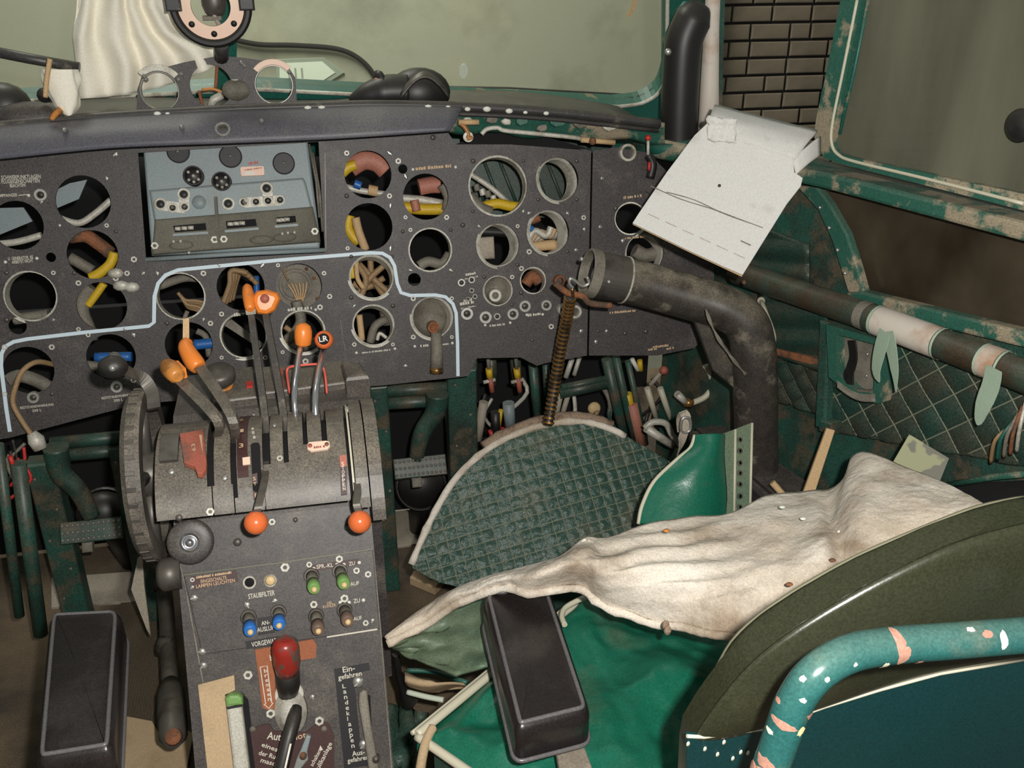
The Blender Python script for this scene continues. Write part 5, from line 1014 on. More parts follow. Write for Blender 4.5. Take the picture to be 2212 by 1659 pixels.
# dark canvas and quilted lining on the wall under the pipe
tag(MB().sheet(lambda a, b: WR.pt(1640 + 150*a, 610 + 48*a + 150*b, .014 + .006*math.sin(b*17 + a*5)), 14, 20, .004).build('canvas_panel', 'quilt_wall'), 'dark green ribbed canvas on the wall behind the black pipe', 'canvas')
tag(MB().sheet(lambda a, b: WR.pt(1600 + 150*a, 470 + 60*a + 120*b, .010 + .005*math.sin(b*15 + a*6)), 14, 18, .004).build('canvas_panel', 'quilt_wall'), 'dark green ribbed canvas under the white card', 'canvas')
tag(MB().prism(WR, WR.locs([(1672, 752), (1790, 782), (1790, 800), (1672, 766)], .02), .0, .022, .003).build('brown_batten', 'rusty'), 'reddish brown batten along the wall beside the black pipe', 'batten')
def quilt(name, label, fr, corners, sp_, h, d1, d2, m, wbase, thread, cat='lining', n=60, mm=40):
    A, B, C, D = corners; t = thing(name, label, cat, fr.pt(*D, wbase)); e1, e2 = V(d1).normalized(), V(d2).normalized()
    def uv(a, b):
        x = (A[0]*(1-a) + B[0]*a)*(1-b) + (D[0]*(1-a) + C[0]*a)*b; y = (A[1]*(1-a) + B[1]*a)*(1-b) + (D[1]*(1-a) + C[1]*a)*b; return V(fr.loc(x, y, wbase))
    def fn(a, b):
        q = uv(a, b); s1 = q.dot(V((-e1.y, e1.x)))/sp_; s2 = q.dot(V((-e2.y, e2.x)))/sp_
        hh = (abs(math.sin(s1*math.pi))*abs(math.sin(s2*math.pi)))**.45; return fr.P(q.x, q.y, wbase + h*hh + .006*nz((q.x*9, q.y*9, 0)))
    MB().sheet(fn, n, mm, .004).build('cloth', m, t)
    def inside(q):
        pol = [V(fr.loc(*c, wbase)) for c in (A, B, C, D)]; sg = 0
        for i in range(4):
            e = pol[(i+1) % 4]-pol[i]; r = q-pol[i]; cz = e.x*r.y - e.y*r.x
            if sg == 0: sg = 1 if cz > 0 else -1
            elif (cz > 0) != (sg > 0): return False
        return True
    cs = [V(fr.loc(*c, wbase)) for c in (A, B, C, D)]
    for e in (e1, e2):
        nn = V((-e.y, e.x)); vals = [c.dot(nn)/sp_ for c in cs]; al = [c.dot(e) for c in cs]
        for k in range(math.ceil(min(vals)), math.floor(max(vals))+1):
            run = []; S = 40; a0, a1 = min(al), max(al)
            for i in range(S+1):
                q = nn*(k*sp_) + e*(a0 + (a1-a0)*i/S)
                if inside(q): run.append(fr.P(q.x, q.y, wbase + .0012 + .006*nz((q.x*9, q.y*9, 0))))
            if len(run) > 2: MB().tube([p + fr.n*h*.75 for p in run], .0013, 5).build('stitch_line', thread, t)
    return t
a1 = V(WR.loc(2070, 960)) - V(WR.loc(1960, 760)); a2 = V(WR.loc(2050, 800)) - V(WR.loc(1800, 935))
quilt('quilted_lining', 'dark green diamond quilted lining on the right wall under the pipe', WR, ((1795, 690), (2300, 848), (2300, 1020), (1790, 930)), .044, .006, a1, a2, 'quilt_wall', .006, 'thread', n=90, mm=60)
quilt('quilted_lining', 'dark smeared quilted lining low on the wall behind the black pipe', WR, ((1640, 765), (1790, 800), (1785, 900), (1640, 850)), .036, .008, a1, a2, 'quilt_wall', .004, 'quilt_wall', n=40, mm=30)
# recessed holder in the quilted wall
WRH = Fr(WR.o + WR.n*.014, WR.n)
hb = thing('wall_holder', 'recessed grey holder with a black strap in the quilted wall', 'holder', WR.pt(1850, 870, .02))
def wq(pts, w): return WR.locs(pts, w)
MB().plate(WR, wq([(1784, 700), (1905, 735), (1895, 872), (1850, 862), (1790, 815)], .044), [wq([(1806, 722), (1894, 745), (1886, 850), (1850, 846), (1808, 806)], .044)], .004, .044).build('frame', 'green_worn', hb)
MB().prism(WR, wq([(1806, 722), (1894, 745), (1886, 850), (1808, 806)], .026), .018, .026).build('back', 'grey_cast', hb)
MB().strip(cr([WR.P(*WR.loc(x, y, .042), .042) for x, y in ((1842, 735), (1846, 770), (1838, 800), (1832, 815), (1845, 818))], 4), .010, V((-.003, 0, 0))).build('strap', 'rubber', hb)
MB().sheet(lambda a, b: WR.pt(1808 + 84*a, 812 + 30*a + 26*b + 12*math.sin(a*3.1), .034 + .02*b), 8, 3, .003).build('lip', 'grey_cast', hb)
for x, y in ((1874, 765), (1872, 812)): MB().ball(WR.pt(x, y, .028), .003, 8).build('screw', 'alu', hb)
ws_ = thing('wall_strut', 'dark upright frame strut at the left end of the quilted lining', 'strut', WR.pt(1785, 920, .03))
MB().prism(WR, WR.locs([(1778, 690), (1800, 696), (1790, 925), (1768, 920)], .02), .0, .03, .004).build('web', 'green_dark', ws_); MB().prism(WR, WR.locs([(1774, 905), (1800, 915), (1796, 940), (1770, 930)], .03), .0, .034, .003).build('foot', 'green_dark', ws_)
# cream wire handle
wh = thing('grab_wire', 'cream bent wire handle on the wall beside the pipe elbow', 'handle', WR.pt(1660, 760, .03))
MB().tube(cr([WR.P(*WR.loc(x, y, w), w) for x, y, w in ((1642, 650, .0), (1646, 654, .03), (1656, 680, .045), (1668, 712, .045), (1672, 735, .04), (1664, 750, .03), (1654, 753, .0))], 5), .0042, 8).build('wire', 'piping', wh); MB().ball(WR.pt(1644, 650, .02), .008, 10).build('end_knob', 'piping', wh)
# camouflage card, wood lath
CF = Fr(ypt(1985, 990, 1.02), V((-.55, -.7, .45))); tag(MB().prism(CF, CF.locs([(1964, 938), (2050, 990), (2030, 1040), (1925, 1005)]), -.004, 0).build('patterned_board', 'camo'), 'scrap of grey green patterned board leaning by the quilted wall', 'board')
LF = Fr(ypt(1765, 1000, 1.22), V((-.3, -.85, .3))); tag(MB().prism(LF, LF.locs([(1786, 925), (1804, 930), (1752, 1090), (1728, 1084)]), -.008, 0, .001).build('wooden_lath', 'tan_strip'), 'pale wooden lath standing by the black pipe', 'lath')
tag(MB().tube([ypt(1668, 1042, 1.3), ypt(1706, 1085, 1.28)], .006, 8).build('wooden_splinter', 'tan_strip'), 'short splinter of wood at the foot of the black pipe', 'splinter')
# side console: dark box under the lining
sb_ = thing('side_console', 'dark side console box along the foot of the right wall', 'console', (.78, 1.3, 0))
MB().prism(FL, [(.71, 1.60), (.765, 1.20), (.84, .95), (.98, .84), (.86, 1.30), (.78, 1.60)], .0, .40, .01).build('body', 'black_panel', sb_); MB().prism(FL, [(.72, 1.59), (.775, 1.20), (.86, .95), (.85, 1.30), (.775, 1.59)], .40, .408, .002).build('lid', 'black_panel', sb_)
tr_ = thing('wall_trough', 'dark trough with loose wires under the quilted lining', 'trough', WR.pt(2150, 1080, .05))
MB().sheet(lambda a, b: WR.pt(2040 + 260*a, 1046 - 12*a + 90*b, .012 + .02*b), 8, 4, .004).build('back', 'void', tr_); MB().tube([WR.pt(2048, 1048, .03), WR.pt(2150, 1030, .03), WR.pt(2300, 1016, .03)], .005, 8).build('edge_bead', 'green_worn', tr_)
for i in range(5): MB().tube(cr([WR.pt(2140 + i*14, 1000 - i*6, .03), WR.pt(2150 + i*13, 950 - i*5, .05), WR.pt(2185 + i*8, 920 - i*14, .035)], 4), .0028, 6).build('wire', ('tan_wire', 'green', 'grey_cast', 'rusty', 'white_metal')[i], tr_)
# ================================================================== clutter under the panel, right of the pedal
YC = 1.80
def rod(a, b, r, m, name, label, cat='rod', y=YC, grp='fittings under the panel'):
    pts = [ypt(*a, y), ypt(*b, y)]; return tag(MB().tube(pts, r, 8).build(name, m), label, cat, grp)
fr_ = thing('tubular_support', 'green tubular support under the panel right of the pedals', 'support', ypt(1180, 1000, YC))
for a, b, r in (((1020, 775), (1008, 930), .012), ((1060, 765), (1064, 830), .012), ((1112, 765), (1118, 830), .012), ((1035, 770), (1140, 764), .010), ((1150, 780), (1162, 910), .010), ((1178, 775), (1186, 900), .008), ((1208, 850), (1310, 828), .013), ((1212, 838), (1312, 818), .009), ((1310, 775), (1352, 960), .012), ((1330, 770), (1372, 960), .009), ((1356, 780), (1395, 960), .007), ((1000, 850), (1030, 990), .010), ((1010, 835), (1000, 880), .02)):
    MB().tube([ypt(*a, YC), ypt(*b, YC)], r, 8).build('frame_tube', 'green_dark', fr_)
MB().tube([ypt(1000, 990, YC), V((ypt(1000, 990, YC).x, YC, 0))], .012, 8).build('frame_tube', 'green_dark', fr_); MB().tube([ypt(1372, 960, YC), V((ypt(1372, 960, YC).x, YC, 0))], .012, 8).build('frame_tube', 'green_dark', fr_)
for i, (x, m1) in enumerate(((1056, 'yellow_hose'), (1116, 'yellow_hose'))):
    t = MB().tube([ypt(x, 796, 1.72), ypt(x + 2, 815, 1.72)], .007, 10).build('turnbuckle', 'yellow_hose', fr_, 'yellow banded turnbuckle with a red end'); MB().tube([ypt(x - 12, 826, 1.72), ypt(x + 14, 820, 1.72)], .004, 8).build('cross_pin', 'white_metal', t); MB().tube([ypt(x + 3, 815, 1.72), ypt(x + 7, 846, 1.72)], .0055, 10).build('red_end', 'red_plate', t); MB().tube([ypt(x - 2, 770, 1.72), ypt(x, 796, 1.72)], .004, 8).build('stem', 'grey_cast', t)
for a in (((1236, 775), (1222, 815), .006, 'white_metal', 'white rod left of the ribbed hose top'), ((1252, 772), (1240, 810), .005, 'white_metal', 'second white rod left of the ribbed hose'), ((1212, 850), (1200, 905), .006, 'plate_grey', 'pale grey rod low beside the ribbed hose'), ((1228, 850), (1212, 905), .006, 'plate_grey', 'pale grey rod right of the ribbed hose foot'),
  ((1398, 838), (1416, 900), .007, 'piping', 'cream rod in the pair under the side panel'), ((1426, 838), (1448, 904), .007, 'piping', 'cream rod right of its pair under the side panel'), ((1356, 850), (1364, 885), .009, 'yellow_hose', 'short yellow tube beside the cream rods'), ((1364, 870), (1384, 960), .014, 'pink_hose', 'long pinkish strap hanging beside the cream rods'),
  ((1365, 775), (1378, 800), .005, 'white_bit', 'white rod under the side panel edge'), ((1382, 778), (1384, 800), .006, 'yellow_hose', 'short yellow rod under the side panel edge'), ((1404, 832), (1432, 800), .005, 'plate_grey', 'slanting grey link with a red pin'), ((1560, 810), (1566, 925), .012, 'tan_strip', 'tan upright strip left of the black pipe'), ((1545, 870), (1540, 935), .012, 'plate_grey', 'grey upright blade left of the black pipe'),
  ((1045, 868), (1032, 950), .010, 'plate_grey', 'pale grey rod by the green frame'), ((1098, 870), (1102, 920), .013, 'radio_blue', 'pale blue tube behind the green frame'), ((1070, 890), (1072, 945), .011, 'rubber', 'black tube behind the green frame'), ((965, 860), (972, 960), .006, 'grey_cast', 'thin grey rod right of the pedal'), ((1082, 885), (1078, 920), .005, 'yellow_hose', 'thin yellow rod behind the green frame'), ((1060, 930), (1066, 950), .006, 'red_bit', 'red rod end behind the green frame'), ((1085, 925), (1084, 945), .006, 'red_bit', 'second red rod end behind the green frame')):
    rod(*a[:4], 'rod', a[4])
tag(MB().ball(ypt(1434, 800, 1.78), .010, 12).build('red_pin', 'red_plate'), 'reddish pin end on the slanting grey link', 'pin'); tag(MB().lathe(Fr(ypt(1284, 882, 2.025), (0, -1, .3)), 0, 0, [(.016, -.01), (.016, 0), (.010, .004), (0, .004)], 16).build('round_plug', 'lamp_tan'), 'round tan plug in the dark under the panel', 'plug')
cv = thing('curved_conduit', 'curved cream conduit under the side panel', 'conduit', ypt(1490, 880, 1.68)); MB().tube(cr([ypt(x, y, 1.68) for x, y in ((1524, 790), (1536, 812), (1538, 835), (1522, 858), (1490, 872))], 6), .0065, 10).build('conduit', 'piping', cv); MB().tube([ypt(1494, 872, 1.68), ypt(1480, 868, 1.68)], .010, 10).build('ferrule', 'copper', cv); MB().tube([ypt(1480, 868, 1.68), ypt(1462, 850, 1.68)], .008, 10).build('tail', 'white_metal', cv)
ph = thing('oil_can_spout', 'dusty metal pipe handle lying under the side panel', 'pipe', ypt(1420, 950, 1.66)); MB().tube(cr([ypt(x, y, 1.66) for x, y in ((1392, 925), (1410, 912), (1438, 915), (1452, 940), (1470, 960))], 5), .007, 10).build('bent_pipe', 'white_metal', ph); MB().tube([ypt(1396, 925, 1.66), ypt(1452, 962, 1.66)], .009, 10).build('straight_pipe', 'white_metal', ph)
for i in range(14):
    x, y = random.uniform(1020, 1550), random.uniform(790, 900); 
    tag(MB().tube(cr([ypt(x, y, 1.86), ypt(x + random.uniform(-25, 25), y + 40, 1.83), ypt(x + random.uniform(-30, 30), y + 85, 1.85)], 4), random.uniform(.003, .006), 6).build('wire', random.choice(('tan_wire', 'green_dark', 'grey_cast', 'rubber', 'green_dark', 'white_metal'))), 'loose wire hanging in the dark under the right panel', 'wire', 'loose wires under the right panel')
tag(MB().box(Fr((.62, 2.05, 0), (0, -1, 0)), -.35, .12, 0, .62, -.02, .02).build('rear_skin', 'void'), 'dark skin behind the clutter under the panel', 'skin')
rl = thing('red_tab_lever', 'little lever with red tabs hanging at the panel corner under the window', 'lever', PAN.pt(1408, 390, .02)); MB().tube(cr([PAN.pt(x, y, .02) for x, y in ((1400, 335), (1410, 355), (1404, 385))], 4), .008, 8).build('body', 'rubber', rl); MB().tube([PAN.pt(1403, 350, .03), PAN.pt(1402, 368, .03)], .003, 6).build('tab', 'red_bit', rl); MB().ball(PAN.pt(1400, 298, .02), .006, 8).build('cap', 'red_bit', rl); MB().tube([PAN.pt(1400, 298, .02), PAN.pt(1400, 335, .02)], .003, 6).build('stem', 'white_metal', rl)
# ================================================================== cloth, seat and loose things
# half round quilted pad
QF = Fr(ypt(1150, 1090, 1.46), tilt(42))
qp = thing('quilted_pad', 'half round green quilted pad with a frayed felt edge', 'pad', QF.pt(1100, 1260))
top = [tuple(p) for p in cr([(888, 1216), (930, 1120), (985, 1030), (1060, 965), (1150, 925), (1240, 912), (1310, 925), (1370, 955), (1450, 1000)], 5)]
bot = [tuple(p) for p in cr([(892, 1228), (960, 1262), (1060, 1275), (1180, 1262), (1280, 1230), (1350, 1180), (1400, 1140), (1430, 1080), (1452, 1006)], 5)]
e1 = (V(QF.loc(1250, 985)) - V(QF.loc(960, 1065))).normalized(); e2 = (V(QF.loc(1180, 1250)) - V(QF.loc(1095, 960))).normalized(); SPQ = .0215
QX0, QX1 = V(QF.loc(888, 1216)).x, V(QF.loc(1452, 1006)).x
def qb(u): return .010*nz((u.x*6, u.y*6, 0), 1, 3) + .016*math.sin(max(0, min(1, (u.x-QX0)/(QX1-QX0)))*math.pi)
def qh(q, amp=.0032):
    s1 = q.dot(V((-e1.y, e1.x)))/SPQ; s2 = q.dot(V((-e2.y, e2.x)))/SPQ
    return amp*(abs(math.sin(s1*math.pi))*abs(math.sin(s2*math.pi)))**.5
def lerp2(c, f):
    f = f*(len(c)-1); i = min(int(f), len(c)-2); t_ = f-i; return V((c[i][0]*(1-t_) + c[i+1][0]*t_, c[i][1]*(1-t_) + c[i+1][1]*t_))
def pad(a, b):
    p = lerp2(top, a); r = lerp2(bot, a); q = p.lerp(r, b); u = V(QF.loc(q.x, q.y)); return QF.P(u.x, u.y, qh(u) + qb(u) + .0026*nz((u.x*80, u.y*80, 0)))
MB().sheet(pad, 150, 90, -.006).build('quilting', 'quilt_pad', qp)
QP = [V(QF.loc(*p)) for p in top + bot[::-1]]
def inpoly(q, P):
    c = False
    for i in range(len(P)):
        a, b = P[i], P[i-1]
        if (a.y > q.y) != (b.y > q.y) and q.x < (b.x-a.x)*(q.y-a.y)/(b.y-a.y)+a.x: c = not c
    return c
for e in (e1, e2):
    nn = V((-e.y, e.x)); vals = [c.dot(nn)/SPQ for c in QP]; al = [c.dot(e) for c in QP]
    for k in range(math.ceil(min(vals)), math.floor(max(vals))+1):
        run = []
        for i in range(61):
            q = nn*(k*SPQ) + e*(min(al) + (max(al)-min(al))*i/60)
            if inpoly(q, QP):
                cx = (q.x - min(c.x for c in QP))/(max(c.x for c in QP)-min(c.x for c in QP)); run.append(QF.P(q.x, q.y, .0046 + qb(q)))
        if len(run) > 3: MB().tube(run, .0010, 5).build('stitch_line', 'thread', qp)
fe = [QF.P(*QF.loc(x, y + 4), .004 + qb(V(QF.loc(x, y))) + .004*nz((x*.05, y*.05, 0))) for x, y in top[:34]]
MB().tube(fe, [.0065 + .003*nz((i*.9, 0, 0)) for i in range(len(fe))], 10).build('felt_edge', 'blanket', qp)
fe2 = [QF.P(*QF.loc(x, y - 8), -.006 + qb(V(QF.loc(x, y))) + .004*nz((x*.05, y*.05, 1))) for x, y in top[14:32]]
MB().tube(fe2, [.011 + .004*nz((i*.7, 2, 0)) for i in range(len(fe2))], 10).build('felt_lining', 'felt', qp)
tag(MB().prism(FL, [(.30, 1.42), (.69, 1.42), (.69, 1.72), (.34, 1.72)], 0, .26, .02).build('control_well', 'green_dark'), 'dark green box under the quilted pad', 'box')
# seat box and cushion of the right seat
SZ = .42
def zl(px, py, z): p = zpt(px, py, z); return (p.x, p.y)
st_ = thing('pilot_seat', 'green leather seat with an olive back seen from behind at lower right', 'seat', (.42, .9, 0))
A_, B_, C_, D_ = zpt(900, 1572, SZ), zpt(1245, 1290, SZ), V((.74, 1.16, SZ)), V((.72, .60, SZ))
D2 = zpt(1400, 1912, SZ)
def cush(a, b):
    p = (A_*(1-a) + B_*a)*(1-b) + ((D2)*(1-a) + C_*a)*b
    e = min(a, 1-a, b, 1-b); w = .030*nz((p.x*7, p.y*9, 0), 1, 2) + .014*(.4 - abs(nz((p.x*13 + p.y*9, p.y*7 - p.x*8, 0), 1, 5))) + .007*(.3 - abs(nz((p.x*40, p.y*26, 0), 1, 6)))
    return V((p.x, p.y, p.z + w*min(1, e*8+.1) - .02*max(0, 1-e*12)))
MB().sheet(cush, 80, 80, -.02).build('seat_cushion', 'leather', st_)
def edge(pts, m='piping', r=.0042): MB().tube(cr(pts, 6), r, 8).build('piping', m, st_)
edge([A_.lerp(B_, i/6) + V((0, 0, -.012)) for i in range(7)], 'piping', .006); edge([A_.lerp(D2, i/6) + V((0, 0, -.014)) for i in range(7)], 'piping', .006); edge([A_.lerp(B_, i/6) + V((-.006, .004, -.012)) for i in range(7)], 'piping', .003)
MB().prism(FL, [(A_.x + .02, A_.y), (B_.x + .02, B_.y-.02), (.74, 1.14), (.72, .62), (.30, .60), (D2.x+.02, D2.y + .1)], .30, .395, .01).build('seat_pan', 'green_dark', st_)
for x, y in ((.28, .72), (.32, 1.05), (.66, .70), (.68, 1.05)): MB().tube([V((x, y, .31)), V((x, y, 0))], .018, 10).build('leg', 'green_dark', st_)
edge([zpt(x, y, SZ + .028) for x, y in ((1270, 1287), (1225, 1310), (1214, 1330), (1220, 1350))], 'piping', .004)
# seat back
ol = [(1478, 1660), (1486, 1610), (1510, 1535), (1552, 1445), (1600, 1370), (1700, 1292), (1850, 1207), (2000, 1142), (2110, 1100), (2212, 1078)]
tp = [tuple(p) for p in cr(ol, 4)]; full = tp + [(2420, 1060), (2600, 1120), (2640, 1300), (2640, 1850), (1470, 1850)]
o2 = [V(SBK.loc(*p, -.032)) for p in full]
MB().prism(SBK, [tuple(p) for p in o2], -.036, -.026).build('seat_back', 'seat_olive', st_)
MB().tube([SBK.P(*SBK.loc(x, y, -.030), -.030) for x, y in tp], .0032, 8).build('piping', 'piping_olive', st_)
inn = [tuple(p) for p in cr([(1500, 1600), (1545, 1530), (1620, 1440), (1720, 1360), (1860, 1275), (2010, 1200), (2120, 1158), (2240, 1128)], 5)]
MB().tube([SBK.P(*SBK.loc(x, y, 0), .001) for x, y in inn], .0022, 8).build('piping', 'piping_olive', st_)
def roll(a, b):
    p = lerp2(tp, a); q = lerp2([(1492, 1640)] + inn, a); g = 1 - math.cos(b*math.pi/2); P_ = V(SBK.loc(p.x, p.y, -.029)); Q_ = V(SBK.loc(q.x, q.y, .0)); u = P_.lerp(Q_, g); return SBK.P(u[0], u[1], -.029 + .029*math.sin(b*math.pi/2) + .0015*nz((u[0]*40, u[1]*40, 0)))
MB().sheet(roll, 60, 12, .002).build('rolled_edge', 'seat_olive', st_)
MB().prism(SBK, SBK.locs([(1492, 1640)] + inn + [(2420, 1100), (2600, 1160), (2640, 1850), (1480, 1850)], 0), -.026, .0).build('back_core', 'seat_olive', st_)
def bulge(a, b):
    p = lerp2(inn, a); q = lerp2([tuple(v) for v in cr([(1508, 1600), (1600, 1590), (1780, 1530), (1900, 1490), (2030, 1455), (2240, 1420)], 5)], a); r = p.lerp(q, b); return SBK.P(*SBK.loc(r.x, r.y, .004), .002 + .012*math.sin(b*math.pi)**.7*(math.sin(min(1, a*1.6)*math.pi/2)))
MB().sheet(bulge, 40, 20, .002).build('back_cover', 'seat_olive', st_)
low = [(1484, 1590), (1520, 1592), (1570, 1585), (1650, 1574), (1780, 1527), (1900, 1490), (2030, 1455), (2240, 1420), (2500, 1390), (2620, 1850), (1480, 1850)]
MB().prism(SBK, SBK.locs(low, .004), .0, .0045, .001).build('lower_cover', 'seat_teal', st_)
MB().tube([SBK.P(*SBK.loc(x, y, .005), .005) for x, y in low[:8]], .0016, 6).build('piping', 'piping', st_)
for i in range(7):
    x, y = random.uniform(1480, 1640), random.uniform(1590, 1640); MB().lathe(SBK.at(SBK.pt(x, y, .005)), 0, 0, [(.002, 0), (.0018, .0006), (0, .0007)], 7, .8, 1.6).build('paint_chip', 'chip_white', st_)
# tubular frame of the seat
tb = cr([ypt(x, y, yy) for x, y, yy in ((1630, 1760, .43), (1662, 1665, .43), (1692, 1580, .43), (1716, 1518, .43), (1762, 1455, .43), (1835, 1412, .435), (1930, 1394, .44), (2060, 1384, .44), (2212, 1372, .44), (2420, 1356, .44))], 8)
fr2 = thing('seat_tube_frame', 'teal painted tube behind the seat back with peeling paint', 'tube frame', ypt(1640, 1659, .43))
MB().tube(tb, .0125, 24).build('tube', 'tube_teal', fr2)
MB().tube([tb[0], V((tb[0].x, tb[0].y, 0))], .0125, 16).build('upright', 'tube_teal', fr2); MB().tube([tb[-1], V((tb[-1].x + .02, tb[-1].y, 0))], .0125, 16).build('upright', 'tube_teal', fr2)
def chip(px, py, sx, sy, m, a=0.):
    best = None
    d = ray(px, py).normalized(); bd_ = 9
    for i in range(len(tb)-1):
        for k in range(4):
            c = tb[i].lerp(tb[i+1], k/4); h = (c - CAM); off = h - d*h.dot(d)
            if off.length < bd_: bd_, best, tt = off.length, c, (tb[i+1]-tb[i]).normalized()
    h = best - CAM; t_ = h.dot(d); perp = (CAM + d*t_) - best; rr = .0126; c_ = -d - tt*(-d.dot(tt)); c_.normalize(); s_ = tt.cross(c_); q = max(-.97, min(.97, perp.dot(s_)/rr)); nrm = s_*q + c_*math.sqrt(1-q*q); sd = tt; ud = nrm.cross(tt).normalized()
    mb = MB(); n = 14; vs = [best + nrm*(rr+.0004)]
    for i in range(n):
        g = 2*math.pi*i/n; r1 = random.uniform(.75, 1.2)
        for k in range(1, 6):
            u_, v_ = math.cos(g)*sx*r1*k/5, math.sin(g)*sy*r1*k/5; al = v_/rr; dirn = nrm*math.cos(al) + ud*math.sin(al); vs.append(best + sd*u_ + dirn*(rr+.0004))
    fs = [(0, 1 + i*5, 1 + ((i+1) % n)*5) for i in range(n)] + [(1 + i*5 + k, 2 + i*5 + k, 2 + ((i+1) % n)*5 + k, 1 + ((i+1) % n)*5 + k) for i in range(n) for k in range(4)]
    mb.add(vs, fs); mb.build('peeled_patch' if m == 'primer' else 'paint_chip', m, fr2)
for c in ((1740, 1460, .0022, .0022, 'chip_white'), (1785, 1470, .0018, .0018, 'chip_white'), (1745, 1497, .0022, .0022, 'chip_white'), (1832, 1443, .0015, .0015, 'chip_white'), (1700, 1545, .0032, .011, 'primer'), (1688, 1500, .002, .003, 'primer'), (1758, 1545, .003, .004, 'primer'), (1668, 1560, .002, .004, 'chip_white'), (1735, 1567, .004, .003, 'lamp_tan'), (1920, 1392, .004, .013, 'primer'), (1932, 1420, .005, .008, 'primer'), (1905, 1445, .003, .005, 'chip_white'), (1980, 1435, .003, .003, 'primer'), (2140, 1385, .003, .006, 'chip_white'), (2105, 1372, .004, .003, 'primer'), (2075, 1362, .003, .002, 'chip_white'), (1650, 1655, .009, .014, 'primer'), (1660, 1625, .005, .008, 'primer'), (2195, 1370, .003, .003, 'chip_white')): chip(*c)
# right armrest pad on a grey arm
def post_r(t, c):
    f = Fr((0, 0, .47), (0, 0, 1), (0, 1, 0)); q = [zl(1195, 1585, .47), zl(1250, 1575, .47), zl(1320, 1760, .47), zl(1230, 1780, .47)]
    MB().prism(f, q, -.012, -.002, .002).build('support_arm', 'plate_grey', t); p = zpt(1270, 1740, .46); MB().tube([p, V((p.x, p.y, .30))], .015, 10).build('post', 'green_dark', t)
armrest('black padded armrest', [(1040, 1276), (1188, 1262), (1280, 1534), (1112, 1576)], .54, .052, post_r, par=st_)
# pale quilt flap and leather scraps left of the armrest
def pale(a, b):
    p = lerp2([(838, 1388), (920, 1345), (1000, 1298), (1095, 1272)], a); q = lerp2([(850, 1396), (905, 1430), (985, 1462), (1062, 1440)], a); r = p.lerp(q, b); z = .44 + .03*b*0 + .012*nz((a*5, b*5, 0)); return zpt(r.x, r.y, z - .05*b*(1-a))
tag(MB().sheet(pale, 30, 24, .005).build('cloth_flap', 'leather_pale'), 'pale green cloth flap under the left end of the blanket', 'cloth')
gs = thing('grip_strap', 'black looped strap with a grip end by the pedestal corner', 'strap', zpt(880, 1520, .12)); MB().tube(cr([zpt(x, y, z) for x, y, z in ((855, 1412, .30), (858, 1440, .27), (868, 1480, .22), (884, 1508, .18), (895, 1516, .17))], 6), [.006]*14 + [.008, .010, .012, .014, .015, .016, .016, .016, .015, .012, .008], 12).build('strap', 'rubber', gs)
cs = thing('card_roll', 'twisted strip of tan card lying left of the green cushion', 'cardboard', zpt(930, 1480, .2)); MB().sheet(lambda a, b: zpt(872 + 140*a + 6*b, 1452 + 34*a + 26*b*(1-.5*a) + 8*math.sin(a*5), .24 + .03*math.sin(b*3.1 + a*3)), 16, 8, .003).build('strip', 'card_tan', cs); MB().tube(cr([zpt(x, y, .25) for x, y in ((880, 1448), (940, 1452), (1010, 1475))], 5), .004, 8).build('green_edge', 'green', cs); MB().tube(cr([zpt(x, y, .23) for x, y in ((880, 1495), (920, 1505), (958, 1512))], 5), .0045, 8).build('pale_edge', 'frost', cs)
tag(MB().prism(FL, FL.locs([(905, 1228), (965, 1258), (940, 1285), (886, 1262)]), 0, .02, .003).build('wooden_block', 'card_tan'), 'small tan wooden block on the floor below the quilted pad', 'block')
tag(MB().tube(cr([zpt(x, y, .41) for x, y in ((935, 1572), (925, 1590), (915, 1620), (905, 1680))], 5), .006, 8).build('leather_thong', 'card_tan'), 'tan thong hanging from the corner of the green cushion', 'thong')
quilt_fl = tag(MB().sheet(lambda a, b: zpt(830 + 90*a, 1520 + 20*a + 180*b, .10 + .02*nz((a*4, b*4, 0))), 16, 16, .006).build('green_rag', 'quilt_pad'), 'green quilted rag on the floor between pedestal and seat', 'rag')
# white blanket
tb_ = [(830, 1378, .46), (900, 1322, .48), (1000, 1262, .52), (1100, 1232, .56), (1200, 1206, .585), (1262, 1162, .60), (1310, 1160, .60), (1390, 1132, .60), (1500, 1114, .60), (1580, 1106, .60), (1660, 1068, .60), (1740, 1060, .60), (1815, 1040, .62), (1840, 988, .64), (1880, 980, .66), (1960, 1010, .67), (2050, 1046, .68), (2126, 1088, .70)]
bb_ = [(836, 1386, .46), (920, 1342, .48), (1000, 1292, .52), (1090, 1264, .56), (1150, 1277, .57), (1250, 1266, .565), (1300, 1302, .55), (1400, 1338, .54), (1480, 1350, .55), (1540, 1362, .56), (1620, 1372, .57), (1660, 1350, .58), (1720, 1310, .60), (1800, 1262, .62), (1880, 1220, .64), (1980, 1170, .66), (2060, 1130, .68), (2126, 1096, .70)]
TB, BB = cr(tb_, 6), cr(bb_, 6)
def l3(c, f):
    f = f*(len(c)-1); i = min(int(f), len(c)-2); return c[i].lerp(c[i+1], f-i)
